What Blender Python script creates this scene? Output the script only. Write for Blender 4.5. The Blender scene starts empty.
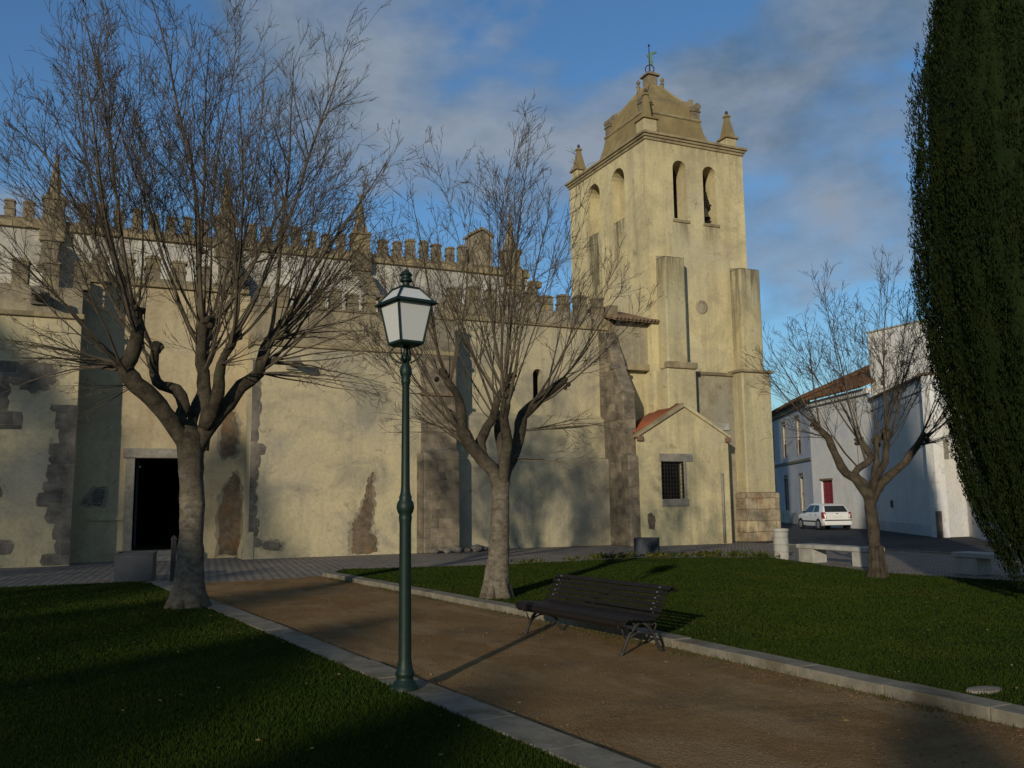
import bpy, bmesh, math, random
import numpy as np
from mathutils import Vector, Matrix

SC = bpy.context.scene
COL = SC.collection
R = math.radians

# ------------------------------------------------------------------ camera
cam_data = bpy.data.cameras.new('camera')
cam = bpy.data.objects.new('camera', cam_data)
COL.objects.link(cam)
cam_data.sensor_width = 36.0
cam_data.lens = 900.0 / 1024.0 * 36.0
cam_data.clip_end = 5000
_p, _r, _y = math.atan(118 / 900), R(0.7), R(24.4)
_F0 = Vector((math.sin(_y), math.cos(_y), 0)); _R0 = Vector((math.cos(_y), -math.sin(_y), 0)); _Z = Vector((0, 0, 1))
_F = _F0 * math.cos(_p) + _Z * math.sin(_p)
_U0 = _R0.cross(_F)
_Rt = _R0 * math.cos(_r) - _U0 * math.sin(_r)
_Up = _U0 * math.cos(_r) + _R0 * math.sin(_r)
M = Matrix((( _Rt.x, _Up.x, -_F.x, 0), (_Rt.y, _Up.y, -_F.y, 0), (_Rt.z, _Up.z, -_F.z, 1.7), (0, 0, 0, 1)))
cam.matrix_world = M
SC.camera = cam

# ------------------------------------------------------------------ light
SUN_EL = 13.5
SUN_AZ = 223.0            # compass azimuth of the sun, clockwise from +Y
SC.view_settings.view_transform = 'Standard'
SC.view_settings.look = 'None'
SC.view_settings.gamma = 1
SC.view_settings.use_curve_mapping = False
SC.view_settings.exposure = 0.0
sun_data = bpy.data.lights.new('sun', 'SUN')
sun_data.energy = 3.3
sun_data.angle = R(0.8)
sun_data.color = (1.0, 0.88, 0.68)
sun = bpy.data.objects.new('sun', sun_data)
COL.objects.link(sun)
_d = Vector((-math.sin(R(SUN_AZ)) * math.cos(R(SUN_EL)), -math.cos(R(SUN_AZ)) * math.cos(R(SUN_EL)), -math.sin(R(SUN_EL))))
sun.rotation_euler = _d.to_track_quat('-Z', 'Y').to_euler()
sun.location = (-30, -40, 30)

W = bpy.data.worlds.new('World')
SC.world = W
W.use_nodes = True
SKY_STRENGTH = 0.095


def N(nt, typ, **kw):
    n = nt.nodes.new(typ)
    for k, v in kw.items():
        if k.startswith('i_'):
            key = k[2:]
            key = int(key) if key.isdigit() else key.replace('_', ' ')
            s = n.inputs[key]
            if isinstance(v, bpy.types.NodeSocket):
                nt.links.new(v, s)
            else:
                s.default_value = v
        else:
            setattr(n, k, v)
    return n


def mixc(nt, fac, a, b, mode='MIX'):
    n = nt.nodes.new('ShaderNodeMix'); n.data_type = 'RGBA'; n.blend_type = mode
    for s, v in ((n.inputs[0], fac), (n.inputs[6], a), (n.inputs[7], b)):
        if isinstance(v, bpy.types.NodeSocket): nt.links.new(v, s)
        elif isinstance(v, (int, float)): s.default_value = v
        else: s.default_value = (*v, 1) if len(v) == 3 else v
    return n.outputs[2]


def ramp(nt, fac, *stops):
    n = nt.nodes.new('ShaderNodeValToRGB')
    nt.links.new(fac, n.inputs[0])
    e = n.color_ramp.elements
    while len(e) < len(stops): e.new(0.5)
    for el, (p, c) in zip(e, stops):
        el.position = p
        el.color = (c, c, c, 1) if isinstance(c, (int, float)) else (*c, 1)
    return n.outputs[0]


def math_(nt, op, a, b=None, c=None):
    n = nt.nodes.new('ShaderNodeMath'); n.operation = op
    for s, v in zip(n.inputs, (a, b, c)):
        if v is None: continue
        if isinstance(v, bpy.types.NodeSocket): nt.links.new(v, s)
        else: s.default_value = v
    return n.outputs[0]


# sky with soft clouds
nt = W.node_tree
nt.nodes.clear()
sky = N(nt, 'ShaderNodeTexSky', sky_type='NISHITA', sun_disc=False)
sky.sun_elevation = R(SUN_EL)
sky.sun_rotation = R(SUN_AZ)
sky.air_density = 1.3
sky.dust_density = 0.3
sky.ozone_density = 3.0
tc = N(nt, 'ShaderNodeTexCoord')
SKY_LOC = (5.0, 1.7, 1.1)
mp = N(nt, 'ShaderNodeMapping', i_Vector=tc.outputs['Generated'])
mp.inputs['Scale'].default_value = (1.0, 1.0, 1.9)
mp.inputs['Location'].default_value = SKY_LOC
cn = N(nt, 'ShaderNodeTexNoise', i_Vector=mp.outputs[0], i_Scale=2.6, i_Detail=9.0, i_Roughness=0.54, i_Distortion=0.15)
cl = ramp(nt, cn.outputs[0], (0.475, 0.0), (0.53, 0.6), (0.62, 1.0))
cn2 = N(nt, 'ShaderNodeTexNoise', i_Vector=mp.outputs[0], i_Scale=5.2, i_Detail=8.0, i_Roughness=0.6)
ccol = mixc(nt, ramp(nt, cn2.outputs[0], (0.36, 0), (0.64, 1)), (1.0, 1.65, 2.5), (2.75, 3.35, 4.2))
skyc = mixc(nt, 1.0, sky.outputs[0], (0.70, 0.97, 1.27), 'MULTIPLY')
skm = mixc(nt, cl, skyc, ccol)
bg = N(nt, 'ShaderNodeBackground', i_Color=skm, i_Strength=SKY_STRENGTH)
wo = N(nt, 'ShaderNodeOutputWorld', i_Surface=bg.outputs[0])


# ------------------------------------------------------------------ materials
def newmat(name, rough=0.85):
    m = bpy.data.materials.new(name)
    m.use_nodes = True
    nt = m.node_tree
    b = nt.nodes['Principled BSDF']
    b.inputs['Roughness'].default_value = rough
    b.inputs['Specular IOR Level'].default_value = 0.3 if rough < 0.72 else 0.06
    return m, nt, b


def bump(nt, b, h, strength=0.4, dist=0.02):
    n = N(nt, 'ShaderNodeBump', i_Height=h, i_Strength=strength, i_Distance=dist)
    nt.links.new(n.outputs[0], b.inputs['Normal'])


def pos(nt):
    return N(nt, 'ShaderNodeNewGeometry').outputs['Position']


def noise(nt, vec, scale, detail=6, rough=0.55, dist=0.0):
    return N(nt, 'ShaderNodeTexNoise', i_Vector=vec, i_Scale=scale, i_Detail=detail, i_Roughness=rough, i_Distortion=dist).outputs[0]


def mapped(nt, vec, scale=(1, 1, 1), loc=(0, 0, 0)):
    n = N(nt, 'ShaderNodeMapping', i_Vector=vec)
    n.inputs['Scale'].default_value = scale
    n.inputs['Location'].default_value = loc
    return n.outputs[0]


def plaster(name, c1, c2, stain, streak=0.6, seed=0.0, patch=0.5, bumpk=0.5, drips=()):
    """weathered limewash; drips = (axis, centre, half width, top z, length, strength) runs of dark lichen below ledges"""
    m, nt, b = newmat(name, 0.92)
    P0 = pos(nt)
    p = mapped(nt, P0, loc=(seed, seed * 1.7, seed * 0.6))
    big = ramp(nt, noise(nt, p, 0.35, 8, 0.62), (0.38, 0), (0.60, 1))
    c = mixc(nt, big, c1, c2)
    blot = ramp(nt, noise(nt, p, 0.55, 11, 0.66, 0.9), (0.45, 0), (0.64, patch))
    c = mixc(nt, blot, c, stain)
    st = noise(nt, mapped(nt, p, (1.9, 1.9, 0.13)), 1.0, 8, 0.66)
    c = mixc(nt, ramp(nt, st, (0.48, 0), (0.68, streak)), c, stain)
    cool = ramp(nt, noise(nt, p, 0.33, 6, 0.55, 0.5), (0.50, 0), (0.66, 0.55))
    c = mixc(nt, cool, c, tuple(x * k for x, k in zip(c2, (0.80, 0.86, 1.05))))
    fine = noise(nt, p, 9, 8, 0.72)
    c = mixc(nt, 0.6, c, mixc(nt, ramp(nt, fine, (0.34, 0.72), (0.64, 1.12)), (0, 0, 0), c), 'MIX')
    sp = ramp(nt, noise(nt, p, 2.1, 12, 0.74, 0.4), (0.585, 0), (0.66, 0.5))
    c = mixc(nt, sp, c, tuple(x * 0.55 for x in stain))
    if drips:
        sx = N(nt, 'ShaderNodeSeparateXYZ', i_Vector=P0)
        sn = noise(nt, mapped(nt, P0, (5.0, 5.0, 0.35)), 1.0, 6, 0.65)
        for ax, cc, hw, zt, ln, k in drips:
            h = math_(nt, 'SUBTRACT', 1.0, math_(nt, 'DIVIDE', math_(nt, 'ABSOLUTE', math_(nt, 'SUBTRACT', math_(nt, 'ADD', sx.outputs[ax], math_(nt, 'MULTIPLY', math_(nt, 'SUBTRACT', noise(nt, P0, 1.4, 6, 0.6), 0.5), 0.9)), cc)), hw))
            h = math_(nt, 'MINIMUM', math_(nt, 'MULTIPLY', math_(nt, 'MAXIMUM', h, 0.0), 1.7), 1.0)
            dz = math_(nt, 'SUBTRACT', zt, sx.outputs[2])
            on = math_(nt, 'GREATER_THAN', dz, 0.0)
            fall = math_(nt, 'MAXIMUM', math_(nt, 'SUBTRACT', 1.0, math_(nt, 'DIVIDE', dz, ln)), 0.0)
            t = math_(nt, 'MULTIPLY', math_(nt, 'MULTIPLY', h, on), math_(nt, 'MULTIPLY', fall, ramp(nt, sn, (0.36, 0.1), (0.60, 1.5))))
            c = mixc(nt, math_(nt, 'MINIMUM', math_(nt, 'MULTIPLY', t, k), 0.9), c, tuple(x * 0.42 for x in stain))
    nt.links.new(c, b.inputs['Base Color'])
    h = math_(nt, 'ADD', math_(nt, 'MULTIPLY', noise(nt, p, 1.3, 4), 1.5), math_(nt, 'MULTIPLY', noise(nt, p, 14, 8, 0.7), 0.35))
    bump(nt, b, h, bumpk, 0.06)
    return m


def masonry(name, ca, cb, mortar, bw=0.62, rh=0.34, msz=0.018, warm=None, seed=0.0, distort=0.07):
    m, nt, b = newmat(name, 0.95)
    p = pos(nt)
    sx = N(nt, 'ShaderNodeSeparateXYZ', i_Vector=p)
    u = math_(nt, 'ADD', sx.outputs[0], sx.outputs[1])
    cv = N(nt, 'ShaderNodeCombineXYZ', i_X=math_(nt, 'ADD', u, seed), i_Y=sx.outputs[2], i_Z=0.0).outputs[0]
    dn = N(nt, 'ShaderNodeTexNoise', i_Vector=p, i_Scale=1.6, i_Detail=4.0)
    off = N(nt, 'ShaderNodeVectorMath', operation='SCALE', i_0=dn.outputs['Color'])
    off.inputs['Scale'].default_value = distort * 2
    v = N(nt, 'ShaderNodeVectorMath', operation='ADD', i_0=cv, i_1=off.outputs[0]).outputs[0]
    br = N(nt, 'ShaderNodeTexBrick', i_Vector=v, i_Scale=1.0)
    br.inputs['Brick Width'].default_value = bw
    br.inputs['Row Height'].default_value = rh
    br.inputs['Mortar Size'].default_value = msz
    br.inputs['Mortar Smooth'].default_value = 0.4
    br.inputs['Color1'].default_value = (*ca, 1)
    br.inputs['Color2'].default_value = (*cb, 1)
    br.inputs['Mortar'].default_value = (*mortar, 1)
    n1 = noise(nt, p, 2.2, 9, 0.65)
    c = mixc(nt, 0.75, br.outputs[0], mixc(nt, ramp(nt, n1, (0.32, 0), (0.68, 1)), (0.30, 0.30, 0.30), (1.75, 1.65, 1.5)), 'MULTIPLY')
    if warm:
        c = mixc(nt, ramp(nt, noise(nt, p, 0.8, 5), (0.52, 0), (0.68, 0.8)), c, warm)
    c = mixc(nt, ramp(nt, noise(nt, p, 7, 9, 0.7), (0.6, 0), (0.72, 0.5)), c, tuple(x * 0.35 for x in ca))
    nt.links.new(c, b.inputs['Base Color'])
    h = math_(nt, 'ADD', math_(nt, 'MULTIPLY', br.outputs['Fac'], -1.0), math_(nt, 'MULTIPLY', noise(nt, p, 8, 8, 0.7), 0.9))
    bump(nt, b, h, 0.8, 0.03)
    return m


def mottled(name, ca, cb, scale=3.0, rough=0.9, bk=0.4, bd=0.02, cc=None, metal=0.0, obj=False, zs=1.0):
    m, nt, b = newmat(name, rough)
    b.inputs['Metallic'].default_value = metal
    p = N(nt, 'ShaderNodeTexCoord').outputs['Object'] if obj else pos(nt)
    if zs != 1.0: p = mapped(nt, p, (1, 1, zs))
    c = mixc(nt, ramp(nt, noise(nt, p, scale, 8, 0.65), (0.35, 0), (0.65, 1)), ca, cb)
    if cc:
        c = mixc(nt, ramp(nt, noise(nt, p, scale * 0.37, 6, 0.6, 0.4), (0.53, 0), (0.66, 0.85)), c, cc)
    nt.links.new(c, b.inputs['Base Color'])
    if bk: bump(nt, b, noise(nt, p, scale * 4, 8, 0.7), bk, bd)
    return m


MT = {}
MT['plaster_yellow'] = plaster('yellow plaster', (0.485, 0.415, 0.25), (0.41, 0.355, 0.235), (0.205, 0.195, 0.16), 0.42, 0.0, 0.72)
MT['plaster_tower'] = plaster('tower plaster', (0.60, 0.515, 0.29), (0.54, 0.465, 0.27), (0.27, 0.23, 0.15), 0.55, 7.0, 0.5, 0.5,
                              [(1, 32.35, 0.6, 13.75, 3.0, 0.8), (1, 34.5, 0.7, 13.75, 6.5, 1.0), (0, 21.5, 0.5, 13.2, 1.2, 0.5), (0, 23.0, 0.5, 13.2, 1.2, 0.5), (0, 22.3, 3.0, 16.6, 0.9, 0.35)])
MT['plaster_buttress'] = plaster('tower buttress plaster', (0.53, 0.465, 0.27), (0.46, 0.40, 0.235), (0.27, 0.23, 0.15), 0.55, 77.0, 0.55, 0.5,
                                 [(0, 20.6, 1.2, 11.5, 2.2, 0.75), (0, 24.3, 1.3, 11.4, 2.4, 0.75), (0, 23.6, 0.5, 11.4, 9.0, 0.5)])
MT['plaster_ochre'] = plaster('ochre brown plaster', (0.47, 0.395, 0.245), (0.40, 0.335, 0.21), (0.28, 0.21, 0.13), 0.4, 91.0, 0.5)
MT['plaster_dirty'] = plaster('dirty tower plaster', (0.36, 0.315, 0.21), (0.30, 0.265, 0.185), (0.17, 0.145, 0.105), 0.8, 17.0, 0.8, 0.7)
MT['plaster_grey'] = plaster('pale upper plaster', (0.54, 0.52, 0.46), (0.46, 0.43, 0.36), (0.23, 0.205, 0.165), 0.8, 31.0, 0.8)
MT['plaster_parapet'] = plaster('weathered parapet plaster', (0.35, 0.30, 0.20), (0.27, 0.225, 0.15), (0.14, 0.115, 0.08), 0.8, 43.0, 0.9, 0.8)
MT['plaster_white'] = plaster('white limewash', (0.67, 0.655, 0.625), (0.61, 0.60, 0.57), (0.42, 0.41, 0.38), 0.3, 57.0, 0.25, 0.3)
MT['plaster_bluegrey'] = plaster('blue grey limewash', (0.50, 0.51, 0.52), (0.44, 0.455, 0.47), (0.32, 0.32, 0.31), 0.3, 61.0, 0.3, 0.3)
MT['stone'] = masonry('buttress masonry', (0.20, 0.172, 0.13), (0.115, 0.10, 0.08), (0.185, 0.16, 0.122), 0.56, 0.33, 0.020, (0.17, 0.138, 0.095), 0.0, 0.16)
MT['stone_grey'] = masonry('grey quoin masonry', (0.17, 0.155, 0.135), (0.10, 0.095, 0.09), (0.22, 0.19, 0.14), 0.7, 0.38, 0.012, None, 3.3)
MT['rubble_brown'] = mottled('bare brown rubble', (0.20, 0.155, 0.105), (0.105, 0.082, 0.058), 5.0, 0.97, 1.0, 0.06, (0.19, 0.105, 0.055))
MT['ashlar_base'] = masonry('ashlar base', (0.34, 0.285, 0.19), (0.23, 0.20, 0.15), (0.20, 0.16, 0.11), 0.95, 0.45, 0.018, (0.27, 0.115, 0.05), 9.4, 0.06)
MT['merlon'] = mottled('ochre lichen stone', (0.235, 0.195, 0.125), (0.13, 0.11, 0.08), 3.0, 0.95, 0.8, 0.04, (0.28, 0.225, 0.12))
MT['cornice'] = mottled('cornice stone', (0.33, 0.27, 0.16), (0.20, 0.165, 0.10), 2.2, 0.95, 0.5, 0.03, (0.15, 0.12, 0.075))
MT['towerroof'] = mottled('tower roof render', (0.25, 0.195, 0.095), (0.185, 0.145, 0.075), 1.6, 0.95, 0.5, 0.03, (0.30, 0.235, 0.115))
MT['lintel'] = mottled('grey granite', (0.27, 0.25, 0.21), (0.175, 0.16, 0.135), 6, 0.9, 0.3)
MT['rust'] = mottled('rust brown tile edge', (0.13, 0.085, 0.055), (0.20, 0.14, 0.09), 4, 0.9, 0.5)
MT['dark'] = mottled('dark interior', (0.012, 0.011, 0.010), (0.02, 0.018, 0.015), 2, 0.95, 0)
MT['iron_dark'] = mottled('dark iron', (0.02, 0.02, 0.02), (0.035, 0.03, 0.028), 12, 0.55, 0.15, 0.005, None, 0.0)
MT['verdigris'] = mottled('verdigris copper', (0.10, 0.21, 0.17), (0.06, 0.13, 0.11), 6, 0.7, 0.2)
MT['bronze'] = mottled('old bronze', (0.05, 0.045, 0.035), (0.03, 0.028, 0.024), 5, 0.5, 0.2)
MT['pipe_grey'] = mottled('grey pipe', (0.24, 0.235, 0.20), (0.16, 0.155, 0.135), 5, 0.6, 0)
MT['lamp_green'] = mottled('dark green lamp paint', (0.003, 0.013, 0.009), (0.006, 0.019, 0.013), 14, 0.5, 0.08, 0.004)
MT['concrete'] = mottled('kerb concrete', (0.225, 0.20, 0.15), (0.145, 0.13, 0.10), 5, 0.93, 0.6, 0.012, (0.11, 0.092, 0.06))
MT['concrete_pale'] = mottled('pale concrete', (0.38, 0.37, 0.33), (0.30, 0.29, 0.265), 4, 0.9, 0.3, 0.01, (0.24, 0.225, 0.19))
MT['planter'] = mottled('slate blue planter paint', (0.022, 0.028, 0.036), (0.032, 0.038, 0.048), 8, 0.7, 0.2, 0.01)
MT['soil'] = mottled('soil', (0.03, 0.022, 0.015), (0.05, 0.038, 0.025), 15, 1, 0.8)
MT['benchwood'] = mottled('dark stained bench slats', (0.008, 0.006, 0.0045), (0.013, 0.009, 0.0065), 10, 0.6, 0.25, 0.004)
m, nt, b = newmat('grey bark', 0.95)
p = N(nt, 'ShaderNodeTexCoord').outputs['Object']
sx = N(nt, 'ShaderNodeSeparateXYZ', i_Vector=p)
low = mixc(nt, ramp(nt, noise(nt, mapped(nt, p, (1, 1, 1.5)), 6, 9, 0.74), (0.38, 0), (0.6, 1)), (0.095, 0.078, 0.058), (0.215, 0.185, 0.14))
high = mixc(nt, ramp(nt, noise(nt, p, 6, 8, 0.7), (0.38, 0), (0.62, 1)), (0.032, 0.027, 0.020), (0.085, 0.070, 0.050))
hf = math_(nt, 'ADD', math_(nt, 'DIVIDE', sx.outputs[2], 6.0), math_(nt, 'MULTIPLY', noise(nt, p, 2.5, 5), 0.25))
c = mixc(nt, ramp(nt, hf, (0.40, 0), (0.58, 1)), low, high)
c = mixc(nt, ramp(nt, noise(nt, p, 3.1, 6, 0.6), (0.55, 0), (0.68, 0.6)), c, (0.09, 0.095, 0.05))
nt.links.new(c, b.inputs['Base Color'])
h = math_(nt, 'ADD', noise(nt, mapped(nt, p, (1, 1, 1.8)), 10, 9, 0.76), math_(nt, 'MULTIPLY', noise(nt, p, 3.5, 5), 0.8))
bump(nt, b, h, 1.0, 0.05)
MT['bark'] = m
MT['bark_dark'] = mottled('dark brown bark', (0.105, 0.085, 0.062), (0.045, 0.036, 0.027), 6, 0.95, 1.0, 0.05, (0.075, 0.075, 0.045))
MT['twig'] = mottled('brown twig bark', (0.108, 0.090, 0.064), (0.066, 0.053, 0.039), 4, 0.85, 0)
MT['carpaint'] = mottled('white car paint', (0.62, 0.63, 0.64), (0.60, 0.61, 0.62), 2, 0.3, 0)
MT['carglass'] = mottled('tinted car glass', (0.015, 0.02, 0.025), (0.02, 0.025, 0.03), 2, 0.08, 0)
MT['blackplastic'] = mottled('black plastic', (0.018, 0.018, 0.018), (0.025, 0.025, 0.025), 9, 0.6, 0)
MT['tyre'] = mottled('tyre rubber', (0.015, 0.015, 0.015), (0.022, 0.022, 0.022), 9, 0.85, 0.2)
MT['alloy'] = mottled('grey wheel metal', (0.34, 0.34, 0.35), (0.28, 0.28, 0.29), 5, 0.4, 0, metal=0.6)
MT['taillight'] = mottled('red tail light', (0.20, 0.012, 0.01), (0.14, 0.01, 0.01), 5, 0.2, 0)
MT['plate'] = mottled('number plate', (0.6, 0.6, 0.56), (0.55, 0.55, 0.52), 5, 0.4, 0)
MT['reddoor'] = mottled('red door paint', (0.20, 0.018, 0.022), (0.15, 0.014, 0.018), 4, 0.6, 0.2)
MT['shutter'] = mottled('brown shutter', (0.13, 0.05, 0.035), (0.09, 0.035, 0.028), 6, 0.7, 0.3)
MT['curtain'] = mottled('pale window pane', (0.42, 0.42, 0.38), (0.34, 0.34, 0.32), 3, 0.3, 0)


def tile_mat(name, ca, cb, pitch=0.21, axis=0):
    m, nt, b = newmat(name, 0.9)
    p = pos(nt)
    c = mixc(nt, ramp(nt, noise(nt, p, 3.2, 7, 0.7), (0.35, 0), (0.65, 1)), ca, cb)
    c = mixc(nt, ramp(nt, noise(nt, p, 1.1, 7, 0.6), (0.52, 0), (0.72, 0.7)), c, (0.10, 0.075, 0.05))
    nt.links.new(c, b.inputs['Base Color'])
    bump(nt, b, noise(nt, p, 14, 6), 0.4, 0.01)
    return m


MT['tile'] = tile_mat('orange clay tile', (0.28, 0.085, 0.04), (0.20, 0.065, 0.035))
MT['tile_old'] = tile_mat('old orange tile', (0.145, 0.074, 0.040), (0.10, 0.055, 0.034))

# lamp glass: milky
m, nt, b = newmat('milky lamp glass', 0.35)
b.inputs['Base Color'].default_value = (0.50, 0.51, 0.495, 1)
b.inputs['Subsurface Weight'].default_value = 0.0
MT['milkglass'] = m

# grass
m, nt, b = newmat('lawn soil and turf', 1.0)
p = pos(nt)
c = mixc(nt, ramp(nt, noise(nt, p, 0.7, 8, 0.65), (0.36, 0), (0.66, 1)), (0.015, 0.027, 0.003), (0.023, 0.033, 0.004))
c = mixc(nt, ramp(nt, noise(nt, p, 0.45, 8, 0.7), (0.52, 0), (0.70, 0.6)), c, (0.036, 0.036, 0.007))
c = mixc(nt, ramp(nt, noise(nt, p, 26, 6, 0.7), (0.3, 0), (0.7, 1)), mixc(nt, 1.0, c, (0.8, 0.8, 0.8), 'MULTIPLY'), c)
nt.links.new(c, b.inputs['Base Color'])
bump(nt, b, noise(nt, p, 30, 8, 0.75), 0.5, 0.02)
MT['turf'] = m
m, nt, b = newmat('grass blade', 0.75)
p = pos(nt)
c = mixc(nt, ramp(nt, noise(nt, p, 0.9, 8, 0.65), (0.36, 0), (0.66, 1)), (0.012, 0.027, 0.002), (0.021, 0.034, 0.003))
c = mixc(nt, ramp(nt, noise(nt, p, 0.45, 8, 0.7), (0.52, 0), (0.70, 0.5)), c, (0.040, 0.042, 0.007))
c = mixc(nt, ramp(nt, noise(nt, p, 60, 2), (0.4, 0), (0.62, 0.6)), c, (0.032, 0.042, 0.006))
nt.links.new(c, b.inputs['Base Color'])
MT['blade'] = m
m, nt, b = newmat('weed leaf', 0.8)
p = pos(nt)
c = mixc(nt, ramp(nt, noise(nt, p, 5, 4), (0.4, 0), (0.6, 1)), (0.028, 0.042, 0.008), (0.075, 0.068, 0.018))
nt.links.new(c, b.inputs['Base Color'])
MT['weed'] = m
m, nt, b = newmat('cypress foliage', 0.8)
p = pos(nt)
c = mixc(nt, ramp(nt, noise(nt, mapped(nt, p, (1, 1, 0.45)), 2.6, 6, 0.7), (0.36, 0), (0.66, 1)), (0.007, 0.014, 0.0035), (0.013, 0.020, 0.005))
c = mixc(nt, ramp(nt, noise(nt, p, 9, 3), (0.5, 0), (0.7, 0.7)), c, (0.017, 0.022, 0.006))
nt.links.new(c, b.inputs['Base Color'])
MT['cypress'] = m

# gravel path
m, nt, b = newmat('compacted earth path', 1.0)
p = pos(nt)
c = mixc(nt, ramp(nt, noise(nt, p, 0.9, 10, 0.66, 0.6), (0.42, 0), (0.58, 1)), (0.175, 0.088, 0.030), (0.245, 0.145, 0.057))
c = mixc(nt, ramp(nt, noise(nt, mapped(nt, p, (2.0, 0.6, 1)), 0.9, 9, 0.62, 0.4), (0.50, 0), (0.62, 0.75)), c, (0.29, 0.20, 0.105))
c = mixc(nt, ramp(nt, noise(nt, p, 0.7, 9, 0.66, 0.5), (0.53, 0), (0.63, 0.7)), c, (0.085, 0.060, 0.036))
peb = N(nt, 'ShaderNodeTexVoronoi', i_Vector=p, i_Scale=55.0)
c = mixc(nt, 0.4, c, mixc(nt, peb.outputs['Color'], (0.10, 0.065, 0.03), (0.27, 0.195, 0.105)))
nt.links.new(c, b.inputs['Base Color'])
h = math_(nt, 'ADD', math_(nt, 'MULTIPLY', noise(nt, p, 6, 8, 0.7), 2.0), math_(nt, 'MULTIPLY', peb.outputs[0], -0.9))
bump(nt, b, h, 0.9, 0.02)
MT['path'] = m

# cobbled pavement
m, nt, b = newmat('cobbled pavement', 0.8)
p = pos(nt)
dn = N(nt, 'ShaderNodeTexNoise', i_Vector=p, i_Scale=2.0, i_Detail=3.0)
off = N(nt, 'ShaderNodeVectorMath', operation='SCALE', i_0=dn.outputs['Color']); off.inputs['Scale'].default_value = 0.10
v = N(nt, 'ShaderNodeVectorMath', operation='ADD', i_0=mapped(nt, p, (1, 1, 0)), i_1=off.outputs[0]).outputs[0]
rt = N(nt, 'ShaderNodeMapping', i_Vector=v); rt.inputs['Rotation'].default_value = (0, 0, R(38))
br = N(nt, 'ShaderNodeTexBrick', i_Vector=rt.outputs[0], i_Scale=1.0)
for k, val in (('Brick Width', 0.24), ('Row Height', 0.19), ('Mortar Size', 0.022), ('Mortar Smooth', 0.6)): br.inputs[k].default_value = val
br.inputs['Color1'].default_value = (0.20, 0.18, 0.155, 1); br.inputs['Color2'].default_value = (0.28, 0.25, 0.21, 1); br.inputs['Mortar'].default_value = (0.075, 0.065, 0.05, 1)
c = mixc(nt, 0.7, br.outputs[0], mixc(nt, noise(nt, p, 0.9, 8, 0.7), (0.5, 0.5, 0.5), (1.4, 1.35, 1.3)), 'MULTIPLY')
nt.links.new(c, b.inputs['Base Color'])
bump(nt, b, math_(nt, 'ADD', math_(nt, 'MULTIPLY', br.outputs['Fac'], -1.2), math_(nt, 'MULTIPLY', noise(nt, p, 12, 6), 0.8)), 0.9, 0.03)
MT['cobble'] = m
MT['asphalt'] = mottled('asphalt', (0.052, 0.052, 0.054), (0.075, 0.073, 0.072), 1.2, 0.95, 0.6, 0.01, (0.04, 0.04, 0.042))
MT['ground'] = mottled('dry ground', (0.10, 0.09, 0.06), (0.07, 0.075, 0.04), 0.3, 1.0, 0.3)


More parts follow.
